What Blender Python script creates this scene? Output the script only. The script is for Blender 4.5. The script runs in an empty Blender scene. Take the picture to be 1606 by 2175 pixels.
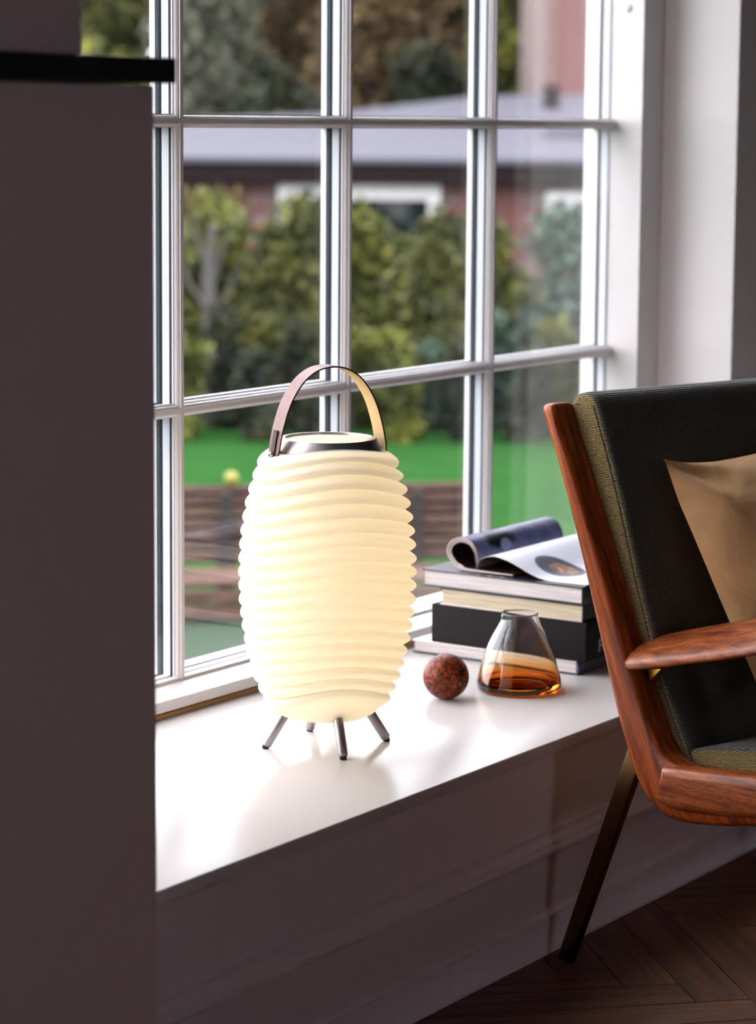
import bpy, bmesh, math, random
import numpy as np
from mathutils import Vector, Matrix

S = bpy.context.scene
COL = S.collection
PI = math.pi
rng = random.Random(7)
nrng = np.random.default_rng(11)

# ------------------------------------------------------------------ camera
YAW, PITCH, ROLL = math.radians(33.949), math.radians(7.722), math.radians(0.443)
EYE = Vector((0.0, 0.0, 1.36))
_d = Vector((math.cos(YAW) * math.cos(PITCH), math.sin(YAW) * math.cos(PITCH), -math.sin(PITCH)))
_r = Vector((math.sin(YAW), -math.cos(YAW), 0.0))
_u = _r.cross(_d)
_r2 = _r * math.cos(ROLL) + _u * math.sin(ROLL)
_u2 = -_r * math.sin(ROLL) + _u * math.cos(ROLL)
cam_data = bpy.data.cameras.new('camera')
cam = bpy.data.objects.new('camera', cam_data)
COL.objects.link(cam)
cam.matrix_world = Matrix(((_r2.x, _u2.x, -_d.x, EYE.x), (_r2.y, _u2.y, -_d.y, EYE.y),
                           (_r2.z, _u2.z, -_d.z, EYE.z), (0, 0, 0, 1)))
cam_data.sensor_width = 36.0
cam_data.lens = 5532.4 * 36.0 / 2175.0
cam_data.shift_y = -0.03626
cam_data.clip_start, cam_data.clip_end = 0.05, 500
cam_data.dof.use_dof = True
cam_data.dof.focus_distance = 4.12
cam_data.dof.aperture_fstop = 3.8
S.camera = cam

# ------------------------------------------------------------------ sky, exposure
world = bpy.data.worlds.new('overcast_sky')
S.world = world
world.use_nodes = True
wn, wl = world.node_tree.nodes, world.node_tree.links
wn.clear()
w_out = wn.new('ShaderNodeOutputWorld')
w_bg = wn.new('ShaderNodeBackground')
w_geo = wn.new('ShaderNodeTexCoord')
w_sep = wn.new('ShaderNodeSeparateXYZ')
w_ramp = wn.new('ShaderNodeValToRGB')
w_ramp.color_ramp.elements[0].position = 0.0
w_ramp.color_ramp.elements[0].color = (0.91, 0.87, 0.96, 1)
w_ramp.color_ramp.elements[1].position = 0.75
w_ramp.color_ramp.elements[1].color = (0.96, 0.92, 1.0, 1)
wl.new(w_geo.outputs['Generated'], w_sep.inputs[0])
wl.new(w_sep.outputs['Z'], w_ramp.inputs[0])
wl.new(w_ramp.outputs[0], w_bg.inputs[0])
wl.new(w_bg.outputs[0], w_out.inputs[0])
w_bg.inputs[1].default_value = 9.8
S.view_settings.view_transform = 'Standard'
S.view_settings.look = 'None'
S.view_settings.exposure = 0.0
S.view_settings.gamma = 1.0
S.view_settings.use_curve_mapping = False
S.cycles.transparent_max_bounces = 32
S.cycles.max_bounces = 10
S.cycles.diffuse_bounces = 6
S.cycles.use_denoising = True
S.cycles.sample_clamp_indirect = 6.0
S.cycles.caustics_reflective = False

# ------------------------------------------------------------------ helpers
def srgb(r, g, b):
    f = lambda c: (c / 255 / 12.92) if c / 255 <= 0.04045 else ((c / 255 + 0.055) / 1.055) ** 2.4
    return (f(r), f(g), f(b), 1.0)

def new_mat(name):
    m = bpy.data.materials.new(name)
    m.use_nodes = True
    nt = m.node_tree
    return m, nt.nodes, nt.links, nt.nodes['Principled BSDF']

def mat(name, color, rough=0.5, metal=0.0, noise=0.0, scale=8.0, bump=0.0, bscale=200.0, spec=0.5, coat=0.0):
    m, n, l, p = new_mat(name)
    p.inputs['Base Color'].default_value = color
    p.inputs['Roughness'].default_value = rough
    p.inputs['Metallic'].default_value = metal
    p.inputs['Specular IOR Level'].default_value = spec
    p.inputs['Coat Weight'].default_value = coat
    tc = n.new('ShaderNodeTexCoord')
    if noise:
        t = n.new('ShaderNodeTexNoise'); t.inputs['Scale'].default_value = scale; t.inputs['Detail'].default_value = 6
        l.new(tc.outputs['Object'], t.inputs['Vector'])
        mx = n.new('ShaderNodeMix'); mx.data_type = 'RGBA'
        mx.inputs[6].default_value = tuple(c * (1 - noise) for c in color[:3]) + (1,)
        mx.inputs[7].default_value = tuple(min(1, c * (1 + noise)) for c in color[:3]) + (1,)
        l.new(t.outputs['Fac'], mx.inputs[0]); l.new(mx.outputs[2], p.inputs['Base Color'])
    if bump:
        t2 = n.new('ShaderNodeTexNoise'); t2.inputs['Scale'].default_value = bscale; t2.inputs['Detail'].default_value = 4
        l.new(tc.outputs['Object'], t2.inputs['Vector'])
        b = n.new('ShaderNodeBump'); b.inputs['Strength'].default_value = bump; b.inputs['Distance'].default_value = 0.002
        l.new(t2.outputs['Fac'], b.inputs['Height']); l.new(b.outputs[0], p.inputs['Normal'])
    return m

def ramp(n, stops):
    r = n.new('ShaderNodeValToRGB')
    while len(r.color_ramp.elements) < len(stops):
        r.color_ramp.elements.new(0.5)
    for e, (pos, c) in zip(r.color_ramp.elements, stops):
        e.position = pos; e.color = c
    return r

def mesh_obj(name, verts, faces, material=None, parent=None, smooth=False, autosmooth=None):
    me = bpy.data.meshes.new(name)
    me.from_pydata([tuple(v) for v in verts], [], faces)
    me.update()
    return link(name, me, material, parent, smooth, autosmooth)

def link(name, me, material=None, parent=None, smooth=False, autosmooth=None):
    o = bpy.data.objects.new(name, me)
    COL.objects.link(o)
    if material is not None and not me.materials:
        me.materials.append(material)
    if parent is not None:
        o.parent = parent
    if autosmooth is not None:
        me.shade_smooth()
        me.set_sharp_from_angle(angle=math.radians(autosmooth))
    elif smooth:
        me.shade_smooth()
    return o

def bm_obj(name, bm, material=None, parent=None, autosmooth=None):
    me = bpy.data.meshes.new(name)
    bmesh.ops.recalc_face_normals(bm, faces=bm.faces)
    bm.to_mesh(me); bm.free()
    return link(name, me, material, parent, False, autosmooth)

def add_box(bm, x0, x1, y0, y1, z0, z1, bev=0.0, seg=2, M=None):
    vs = [bm.verts.new((x, y, z)) for x in (x0, x1) for y in (y0, y1) for z in (z0, z1)]
    fs = [bm.faces.new([vs[i] for i in q]) for q in
          ((0, 1, 3, 2), (4, 6, 7, 5), (0, 4, 5, 1), (2, 3, 7, 6), (0, 2, 6, 4), (1, 5, 7, 3))]
    geo = vs
    if bev > 0:
        es = list({e for f in fs for e in f.edges})
        r = bmesh.ops.bevel(bm, geom=es, offset=bev, segments=seg, profile=0.5, affect='EDGES')
        geo = list({v for f in r['faces'] for v in f.verts} | {v for v in vs if v.is_valid})
    if M is not None:
        bmesh.ops.transform(bm, matrix=M, verts=list(geo))

def box(name, x0, x1, y0, y1, z0, z1, material, parent=None, bev=0.0, seg=2, M=None):
    bm = bmesh.new()
    add_box(bm, x0, x1, y0, y1, z0, z1, bev, seg, M)
    return bm_obj(name, bm, material, parent, 40 if bev else None)

def prism(name, poly, fn, a, b, material, parent=None, bev=0.0, seg=3, autosmooth=40, caps=True):
    """poly: 2-D outline, fn(p, t) -> 3-D, extruded from a to b"""
    bm = bmesh.new()
    A = [bm.verts.new(fn(p, a)) for p in poly]
    B = [bm.verts.new(fn(p, b)) for p in poly]
    n = len(poly)
    cap = []
    if caps:
        cap = [bm.faces.new(A), bm.faces.new(B[::-1])]
    for i in range(n):
        j = (i + 1) % n
        bm.faces.new((A[i], B[i], B[j], A[j]))
    bmesh.ops.recalc_face_normals(bm, faces=bm.faces)
    if bev > 0:
        es = list({e for f in cap for e in f.edges})
        bmesh.ops.bevel(bm, geom=es, offset=bev, segments=seg, profile=0.5, affect='EDGES')
    return bm_obj(name, bm, material, parent, autosmooth)

def lathe(name, prof, cx, cy, material, parent=None, seg=64, z0=0.0, autosmooth=35, close=False):
    verts, faces = [], []
    n = len(prof)
    for i in range(seg):
        t = 2 * PI * i / seg
        for r, z in prof:
            verts.append((cx + r * math.cos(t), cy + r * math.sin(t), z0 + z))
    last = n if close else n - 1
    for i in range(seg):
        j = (i + 1) % seg
        for k in range(last):
            k2 = (k + 1) % n
            faces.append((i * n + k, j * n + k, j * n + k2, i * n + k2))
    me = bpy.data.meshes.new(name)
    me.from_pydata(verts, [], faces)
    bm = bmesh.new(); bm.from_mesh(me)
    bmesh.ops.remove_doubles(bm, verts=bm.verts, dist=1e-6)
    bpy.data.meshes.remove(me)
    return bm_obj(name, bm, material, parent, autosmooth)

def frames(path):
    """tangent/normal frames along a polyline"""
    P = [Vector(p) for p in path]
    out = []
    ref = None
    for i, p in enumerate(P):
        t = (P[min(i + 1, len(P) - 1)] - P[max(i - 1, 0)]).normalized()
        if ref is None:
            ref = Vector((0, 0, 1)) if abs(t.z) < 0.9 else Vector((1, 0, 0))
        a = (ref - t * ref.dot(t)).normalized()
        ref = a
        out.append((p, t, a, t.cross(a)))
    return out

def add_tube(bm, path, radii, seg=12):
    if not hasattr(radii, '__len__'):
        radii = [radii] * len(path)
    rings = []
    for (p, t, a, b), r in zip(frames(path), radii):
        rings.append([bm.verts.new(p + (a * math.cos(2 * PI * k / seg) + b * math.sin(2 * PI * k / seg)) * r) for k in range(seg)])
    for A, B in zip(rings, rings[1:]):
        for k in range(seg):
            bm.faces.new((A[k], A[(k + 1) % seg], B[(k + 1) % seg], B[k]))
    bm.faces.new(rings[0][::-1]); bm.faces.new(rings[-1])

def tube(name, path, radii, material, parent=None, seg=12):
    bm = bmesh.new()
    add_tube(bm, path, radii, seg)
    return bm_obj(name, bm, material, parent, 40)

def spline(pts, n=6, closed=False):
    """Catmull-Rom through 2-D or 3-D points"""
    P = [np.array(p, float) for p in pts]
    out = []
    m = len(P)
    for i in range(m if closed else m - 1):
        p0 = P[(i - 1) % m] if closed or i > 0 else P[0]
        p1, p2 = P[i], P[(i + 1) % m]
        p3 = P[(i + 2) % m] if closed or i + 2 < m else P[-1]
        for k in range(n):
            t = k / n
            out.append(tuple(0.5 * ((2 * p1) + (p2 - p0) * t + (2 * p0 - 5 * p1 + 4 * p2 - p3) * t * t + (3 * p1 - p0 - 3 * p2 + p3) * t ** 3)))
    if not closed:
        out.append(tuple(P[-1]))
    return out

def tag(o, label=None, cat=None, group=None, kind=None):
    if label: o['label'] = label
    if cat: o['category'] = cat
    if group: o['group'] = group
    if kind: o['kind'] = kind
    return o

def empty(name, loc=(0, 0, 0), rotz=0.0):
    o = bpy.data.objects.new(name, None)
    o.empty_display_size = 0.05
    COL.objects.link(o)
    o.location = loc; o.rotation_euler = (0, 0, rotz)
    return o

# ------------------------------------------------------------------ materials
M_white = mat('white_paint', srgb(214, 209, 208), 0.3)
M_sill = mat('white_lacquer', srgb(207, 203, 200), 0.21, bump=0.03, bscale=25, noise=0.01, scale=3, spec=0.32)
M_wall = mat('wall_paint', srgb(248, 243, 241), 0.85, bump=0.15, bscale=300)
M_dark_wall = mat('taupe_wall_paint', srgb(100, 95, 98), 0.9, bump=0.2, bscale=300)
M_pier = mat('pier_paint', srgb(232, 210, 208), 0.85, bump=0.2, bscale=300)
M_panel = mat('panel_paint', srgb(226, 216, 222), 0.34, bump=0.03, bscale=60)
M_black = mat('black_slate', srgb(24, 24, 25), 0.7)
M_gasket = mat('dark_gasket', srgb(12, 30, 38), 0.7, spec=0.2)
M_spacer = mat('grey_spacer', srgb(205, 208, 216), 0.45)
M_dot = mat('spacer_perforation', srgb(60, 62, 70), 0.7)
M_lath = mat('wooden_lath', srgb(150, 112, 66), 0.7, noise=0.25, scale=30)
M_steel = mat('brushed_steel', srgb(178, 173, 174), 0.36, 1.0, bump=0.05, bscale=400)
M_rivet = mat('nickel', srgb(200, 196, 190), 0.25, 1.0)
M_brass = mat('brass', srgb(226, 168, 70), 0.28, 1.0)
M_rubber = mat('black_rubber', srgb(30, 28, 27), 0.6)
M_leather = mat('brown_leather', srgb(112, 62, 52), 0.46, noise=0.12, scale=60, bump=0.15, bscale=500)
M_suede = mat('pale_suede', srgb(222, 186, 130), 0.8, noise=0.06, scale=80)
M_edge = mat('black_leather_edge', srgb(26, 20, 18), 0.6)
M_tab = mat('black_stitched_leather', srgb(40, 34, 30), 0.6, bump=0.4, bscale=900)
M_thread = mat('cream_thread', srgb(190, 172, 130), 0.8)

def glass_mat(name, tint=(1, 1, 1, 1)):
    m, n, l, p = new_mat(name)
    n.remove(p)
    out = n['Material Output']
    tr = n.new('ShaderNodeBsdfTransparent'); tr.inputs[0].default_value = tint
    gl = n.new('ShaderNodeBsdfGlossy'); gl.inputs['Roughness'].default_value = 0.0
    lw = n.new('ShaderNodeLayerWeight'); lw.inputs[0].default_value = 0.5
    pw = n.new('ShaderNodeMath'); pw.operation = 'POWER'; pw.inputs[1].default_value = 5.0
    ma = n.new('ShaderNodeMath'); ma.operation = 'MULTIPLY_ADD'; ma.inputs[1].default_value = 0.75; ma.inputs[2].default_value = 0.04
    mx = n.new('ShaderNodeMixShader')
    l.new(lw.outputs['Facing'], pw.inputs[0]); l.new(pw.outputs[0], ma.inputs[0]); l.new(ma.outputs[0], mx.inputs[0])
    l.new(tr.outputs[0], mx.inputs[1]); l.new(gl.outputs[0], mx.inputs[2]); l.new(mx.outputs[0], out.inputs[0])
    return m
M_pane = glass_mat('window_glass', (0.985, 0.995, 0.99, 1))

def wood_mat(name, dark, mid, light, axis='X', scale=1.0, rough=0.35, along=0.12, coat=0.0, pores=0.5, lean=0.0):
    m, n, l, p = new_mat(name)
    tc = n.new('ShaderNodeTexCoord')
    mp = n.new('ShaderNodeMapping')
    s = [9 * scale] * 3
    s['XYZ'.index(axis)] = 9 * scale * along
    mp.vector_type = 'TEXTURE'           # turn first, then stretch along the grain
    mp.inputs['Rotation'].default_value = (0, lean, 0)
    mp.inputs['Scale'].default_value = [1 / v for v in s]
    l.new(tc.outputs['Object'], mp.inputs[0])
    n1 = n.new('ShaderNodeTexNoise'); n1.inputs['Scale'].default_value = 3.0; n1.inputs['Detail'].default_value = 5; n1.inputs['Distortion'].default_value = 0.35
    n2 = n.new('ShaderNodeTexNoise'); n2.inputs['Scale'].default_value = 22.0; n2.inputs['Detail'].default_value = 3
    l.new(mp.outputs[0], n1.inputs['Vector']); l.new(mp.outputs[0], n2.inputs['Vector'])
    r1 = ramp(n, [(0.30, dark), (0.52, mid), (0.72, light)])
    l.new(n1.outputs['Fac'], r1.inputs[0])
    r2 = ramp(n, [(0.36, (1 - pores,) * 3 + (1,)), (0.52, (1, 1, 1, 1))])
    l.new(n2.outputs['Fac'], r2.inputs[0])
    mu = n.new('ShaderNodeMix'); mu.data_type = 'RGBA'; mu.blend_type = 'MULTIPLY'; mu.inputs[0].default_value = 1.0
    l.new(r1.outputs[0], mu.inputs[6]); l.new(r2.outputs[0], mu.inputs[7])
    l.new(mu.outputs[2], p.inputs['Base Color'])
    p.inputs['Roughness'].default_value = rough
    p.inputs['Coat Weight'].default_value = coat
    p.inputs['Specular IOR Level'].default_value = 0.3
    b = n.new('ShaderNodeBump'); b.inputs['Strength'].default_value = 0.12; b.inputs['Distance'].default_value = 0.001
    l.new(n2.outputs['Fac'], b.inputs['Height']); l.new(b.outputs[0], p.inputs['Normal'])
    return m
M_teak = wood_mat('oiled_teak', srgb(98, 44, 20), srgb(154, 78, 38), srgb(184, 104, 54), 'X', 3.2, 0.36, 0.10)
M_teak_post = wood_mat('oiled_teak_upright', srgb(92, 36, 11), srgb(158, 70, 20), srgb(196, 102, 34), 'Z', 3.2, 0.42, 0.06, lean=math.radians(-24))
M_oak = wood_mat('smoked_oak', srgb(66, 38, 26), srgb(100, 60, 40), srgb(126, 80, 54), 'X', 1.6, 0.42, 0.07, pores=0.3)
M_slat = wood_mat('weathered_slat', srgb(58, 40, 34), srgb(82, 60, 51), srgb(104, 82, 72), 'X', 1.0, 0.8, 0.2)
M_slat_dark = mat('dark_timber', srgb(24, 18, 16), 0.8)

# woven upholstery
def tweed_mat(name, a, b, c, scale=420.0):
    m, n, l, p = new_mat(name)
    tc = n.new('ShaderNodeTexCoord')
    mp = n.new('ShaderNodeMapping'); mp.inputs['Scale'].default_value = (1.0, 1.0, 1.0)
    l.new(tc.outputs['Object'], mp.inputs[0])
    wv = n.new('ShaderNodeTexWave'); wv.wave_type = 'BANDS'; wv.bands_direction = 'Z'
    wv.inputs['Scale'].default_value = scale * 0.28; wv.inputs['Distortion'].default_value = 2.5; wv.inputs['Detail'].default_value = 2
    wv.inputs['Detail Scale'].default_value = 3
    l.new(mp.outputs[0], wv.inputs['Vector'])
    nz = n.new('ShaderNodeTexNoise'); nz.inputs['Scale'].default_value = 520; nz.inputs['Detail'].default_value = 2
    l.new(mp.outputs[0], nz.inputs['Vector'])
    mu = n.new('ShaderNodeMath'); mu.operation = 'MULTIPLY'
    l.new(wv.outputs['Fac'], mu.inputs[0]); l.new(nz.outputs['Fac'], mu.inputs[1])
    r = ramp(n, [(0.04, a), (0.20, b), (0.46, c)])
    l.new(mu.outputs[0], r.inputs[0]); l.new(r.outputs[0], p.inputs['Base Color'])
    p.inputs['Roughness'].default_value = 0.95
    p.inputs['Specular IOR Level'].default_value = 0.1
    p.inputs['Sheen Weight'].default_value = 0.25
    p.inputs['Sheen Roughness'].default_value = 0.4
    bp = n.new('ShaderNodeBump'); bp.inputs['Strength'].default_value = 0.8; bp.inputs['Distance'].default_value = 0.002
    l.new(mu.outputs[0], bp.inputs['Height']); l.new(bp.outputs[0], p.inputs['Normal'])
    return m
M_tweed = tweed_mat('olive_tweed', srgb(40, 35, 26), srgb(98, 85, 54), srgb(190, 166, 108))
M_velvet = tweed_mat('charcoal_tweed', srgb(56, 56, 53), srgb(84, 84, 79), srgb(112, 112, 104))

# ------------------------------------------------------------------ room shell
def struct(o, label, cat):
    return tag(o, label, cat, kind='structure')

struct(box('ceiling', -2.5, 7.2, -3.5, 2.85, 2.6, 2.75, M_dark_wall), 'flat painted ceiling of the dim room', 'ceiling')
# wall behind the viewpoint, with an added opening that lets in fill daylight
bm = bmesh.new()
for q in ((-2.5, 0.2, 0, 2.6), (1.1, 7.2, 0, 2.6), (0.2, 1.1, 0, 1.2), (0.2, 1.1, 1.95, 2.6)):
    add_box(bm, q[0], q[1], -3.6, -3.5, q[2], q[3])
struct(bm_obj('wall_back', bm, M_dark_wall), 'taupe wall opposite the window, with an opening added for fill light', 'wall')
struct(box('wall_far_left', -2.6, -2.5, -3.6, 2.85, 0, 2.6, M_dark_wall), 'taupe side wall behind the viewpoint', 'wall')
struct(box('wall_far_right', 7.2, 7.3, -3.6, 2.85, 0, 2.6, M_dark_wall), 'taupe side wall beyond the armchair', 'wall')
struct(box('wall_left', -2.5, 2.456, 1.98, 2.69, 0, 1.401, M_pier, bev=0.0015), 'dim pale-painted wall block filling the left side under the black shelf', 'wall')
struct(box('wall_left_upper', -2.5, 2.3255, 1.98, 2.69, 1.434, 2.6, M_pier, bev=0.004), 'narrower taupe wall rising above the black shelf', 'wall')
struct(box('wall_front_left', -2.5, 2.372, 2.692, 2.85, 0, 2.6, M_wall), 'outer wall beside the window, hidden behind the taupe wall block', 'wall')
struct(box('wall_right', 5.108, 7.2, 2.515, 2.85, 0, 2.6, M_wall, bev=0.006), 'pale wall with bright window reveal at the right edge', 'wall')
struct(box('wall_front_top', 2.349, 5.108, 2.515, 2.85, 2.40, 2.6, M_wall), 'lintel wall above the window', 'wall')
struct(box('wall_front_below', 2.349, 5.108, 2.70, 2.85, -0.7, 0.355, M_wall), 'outer wall below the window', 'wall')

# floor with herringbone planks
floor = box('floor', -2.5, 7.2, -3.5, 2.7, -0.12, -0.014, mat('floor_base', srgb(60, 44, 36), 0.8))
struct(floor, 'dark smoked oak herringbone floor below the window seat', 'floor')
PL, PW = 0.54, 0.09
plank_meshes = []
for k in range(5):
    bm = bmesh.new()
    add_box(bm, 0.0006, PL - 0.0006, 0.0006, PW - 0.0006, -0.014, 0.0, 0.0012, 1)
    o = bm_obj('plank', bm, None)
    me = o.data
    bpy.data.objects.remove(o)
    mm = M_oak.copy()
    for nd in mm.node_tree.nodes:
        if nd.type == 'MAPPING':
            nd.inputs['Location'].default_value = (k * 3.7, k * 1.3, k)
    me.materials.append(mm)
    plank_meshes.append(me)
c45 = math.cos(PI / 4)
def herring(i, j):
    out = []
    px, py = i * PW + j * PL, i * PW - j * PL
    out.append((px, py, 0.0))
    out.append((px + PW * 0 , py + PW, 1.0))
    return out
n_pl = 0
for i in range(-60, 80):
    for j in range(-12, 14):
        ax, ay = i * PW + j * (PL + PW) * 0.5, i * PW - j * (PL + PW) * 0.5
        # classic herringbone: one plank along +a, one along +b, stepping diagonally
        for kind in (0, 1):
            ox = i * PW + j * 2 * PL * 0.5
            oy = i * PW - j * 2 * PL * 0.5
            if kind == 0:
                o2 = (ox, oy); rot = 0.0
            else:
                o2 = (ox, oy + PW); rot = PI / 2
                o2 = (ox + PW, oy + PW)
            # rotate the lattice by 45 degrees onto the floor
            def W(p): return (3.6 + (p[0] - p[1]) * c45, 1.2 + (p[0] + p[1]) * c45)
            wx, wy = W(o2)
            cxm = (o2[0] + (PL / 2 if kind == 0 else -PW / 2), o2[1] + (PW / 2 if kind == 0 else PL / 2))
            cx_, cy_ = W(cxm)
            if not (2.75 < cx_ < 5.0 and 0.75 < cy_ < 2.42):
                continue
            o = bpy.data.objects.new('plank', plank_meshes[rng.randrange(5)])
            COL.objects.link(o)
            o.parent = floor
            o.location = (wx, wy, 0.0)
            o.rotation_euler = (0, 0, PI / 4 + rot)
            n_pl += 1
struct(box('floor_left', -2.5, 2.6, -3.5, 1.975, -0.014, -0.001, M_oak), 'dark oak floor near the viewpoint', 'floor')

# window seat: sill board, panelled front, mouldings, baseboard
struct(box('trim_1', 2.4565, 5.45, 2.08, 2.692, 0.339, 0.36, M_sill, bev=0.0025, seg=3), 'glossy white window seat board carrying the lamp and the books', 'window seat')
struct(box('wall_front', 2.40, 5.45, 2.094, 2.12, 0.0, 0.339, M_panel), 'panelled front below the white window seat', 'wall')
def mould(name, prof, label, cat):
    o = prism(name, prof, lambda p, t: (t, p[0], p[1]), 2.40, 5.45, M_panel, None, autosmooth=50)
    return struct(o, label, cat)
mould('trim_2', [(2.094, 0.208), (2.090, 0.208), (2.089, 0.203), (2.0905, 0.199)] + spline([(2.0905, 0.199), (2.088, 0.193), (2.084, 0.188), (2.0835, 0.183)], 4)[1:]
      + spline([(2.0845, 0.182), (2.079, 0.178), (2.079, 0.171), (2.085, 0.1665)], 5) + [(2.094, 0.166)],
      'moulded strip across the panelled front under the window seat', 'moulding')
mould('baseboard_front', [(2.094, 0.074)] + spline([(2.093, 0.074), (2.0895, 0.0725), (2.0875, 0.069), (2.0865, 0.065)], 4) + [(2.0835, 0.064), (2.083, 0.060), (2.083, 0.008), (2.0815, 0.006), (2.0815, 0.0), (2.094, 0.0)],
      'low baseboard along the floor under the window seat', 'baseboard')
struct(box('trim_3', 2.470, 5.107, 2.6965, 2.72, 0.3601, 0.3675, M_lath), 'brown wooden lath in the gap under the window frame', 'trim')

# ------------------------------------------------------------------ window
win = empty('window_1', (3.74, 2.76, 0.36))
struct(win, 'large white window with small panes and moulded glazing bars', 'window')
def wchild(o):
    o.parent = win
    o.matrix_parent_inverse = win.matrix_world.inverted()
    return o
win.matrix_world = Matrix.Translation((3.74, 2.76, 0.36))
WX0, WX1, WZ0, WZ1 = 2.47, 5.011, 0.400, 2.34
YF, YG = 2.757, 2.770
# frame: right and left jambs, head, bottom ledge
jb = [(WX1, 2.695), (WX1, 2.771), (WX1 + 0.004, 2.771), (WX1 + 0.004, 2.800), (WX1, 2.800), (WX1, 2.837), (WX1 + 0.097, 2.837), (WX1 + 0.097, 2.695)]
wchild(prism('jamb', jb, lambda p, t: (p[0], p[1], t), 0.37, 2.40, M_white, None, bev=0.0015, seg=2))
wchild(prism('jamb', [(WX0 + WX1 - p[0], p[1]) for p in jb], lambda p, t: (p[0], p[1], t), 0.37, 2.40, M_white, None, bev=0.0015, seg=2))
wchild(box('head_rail', WX0, WX1, 2.695, 2.837, WZ1, 2.40, M_white, None, 0.002))
wchild(prism('bottom_rail', [(2.695, 0.3705), (2.695, 0.3875), (2.6965, 0.389), (2.753, 0.396), (2.754, 0.3975), (2.7555, 0.3965), (2.757, 0.4015), (2.768, 0.4035), (2.771, 0.402), (2.771, 0.394), (2.802, 0.394), (2.802, 0.4035), (2.85, 0.398), (2.85, 0.3705)],
             lambda p, t: (t, p[0], p[1]), WX0, WX1, M_white, None, autosmooth=30))
BX = [2.98, 3.4925, 3.9965, 4.5095]
BZ = [0.867, 1.359, 1.85]
prof = [(-0.0115, YG), (-0.0115, YG - 0.003), (-0.0095, YG - 0.0038)] + spline([(-0.0095, YG - 0.0038), (-0.0088, YG - 0.008), (-0.0062, YG - 0.011), (-0.0045, YG - 0.0115)], 4)[1:] + [(-0.0042, YF - 0.001)]
prof = prof + [(-a, y) for a, y in prof[::-1]]
for x in BX:
    b = wchild(prism('glazing_bar', prof, lambda p, t: (x + p[0], p[1], t), 0.398, WZ1, M_white, None, autosmooth=30))
edges = [WX0] + BX + [WX1]
for z in BZ:
    for i in range(5):
        a = edges[i] + (0.0045 if i else 0); e = edges[i + 1] - (0.0045 if i < 4 else 0)
        wchild(prism('glazing_bar', prof, lambda p, t: (t, p[1], z + p[0]), a, e, M_white, None, autosmooth=30))
def strip(name, m, y0, y1, hw):
    for x in BX:
        wchild(box(name, x - hw, x + hw, y0, y1, WZ0, WZ1, m))
    for z in BZ:
        for i in range(5):
            wchild(box(name, edges[i] + (hw if i else 0), edges[i + 1] - (hw if i < 4 else 0), y0, y1, z - hw, z + hw, m))
strip('inner_gasket', M_gasket, 2.7702, 2.7756, 0.0114)
strip('spacer', M_spacer, 2.7760, 2.7918, 0.0098)
strip('outer_gasket', M_gasket, 2.7964, 2.8044, 0.0114)
strip('outer_bar', M_white, 2.8046, 2.8160, 0.0116)
# gasket and spacer along the frame
for (nm, m, y0, y1, d) in (('spacer', M_spacer, 2.7760, 2.7918, 0.006), ('outer_gasket', M_gasket, 2.7966, 2.8028, 0.004)):
    wchild(box(nm, WX1 - d + 0.004, WX1 + 0.0045, y0, y1, WZ0, WZ1, m))
    wchild(box(nm, WX0 - 0.0045, WX0 + d - 0.004, y0, y1, WZ0, WZ1, m))
    wchild(box(nm, WX0, WX1, y0, y1, 0.3945, 0.4035, m))
    wchild(box(nm, WX0, WX1, y0, y1, WZ1 - 0.006, WZ1, m))
# perforations of the spacers, on the faces that look left
bm = bmesh.new()
for x in BX:
    for yy in (2.7815, 2.7865):
        for k in range(int((WZ1 - WZ0) / 0.0042)):
            z = WZ0 + 0.002 + k * 0.0042
            add_box(bm, x - 0.01005, x - 0.0097, yy, yy + 0.0008, z, z + 0.0012)
o = wchild(bm_obj('spacer_perforations', bm, M_dot)); o['kind'] = 'stuff'
zed = [WZ0] + BZ + [WZ1]
for i in range(5):
    for j in range(4):
        bm = bmesh.new()
        x0 = edges[i] + (0.0 if i else 0.001); x1 = edges[i + 1] - (0.0 if i < 4 else 0.001)
        add_box(bm, x0, x1, 2.7712, 2.7752, zed[j] + 0.001, zed[j + 1])
        add_box(bm, x0, x1, 2.7922, 2.7962, zed[j] + 0.001, zed[j + 1])
        wchild(bm_obj('pane', bm, M_pane))
# screw cap on the jamb
cap = lathe('screw_cap', [(0.0, 0.004), (0.006, 0.0038), (0.0085, 0.002), (0.009, 0.0)], 0, 0, M_white, None, 24)
cap.parent = win
cap.matrix_parent_inverse = win.matrix_world.inverted()
cap.location = (WX1, 2.734, 1.606); cap.rotation_euler = (0, -PI / 2, 0)

# ------------------------------------------------------------------ black mantel shelf
sh = box('mantel_shelf', -2.3, 2.437, 1.93, 2.30, 1.4025, 1.4325, M_black, None, 0.003, 2)
tag(sh, 'black slate mantel shelf jutting out from the taupe wall', 'shelf')

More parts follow.
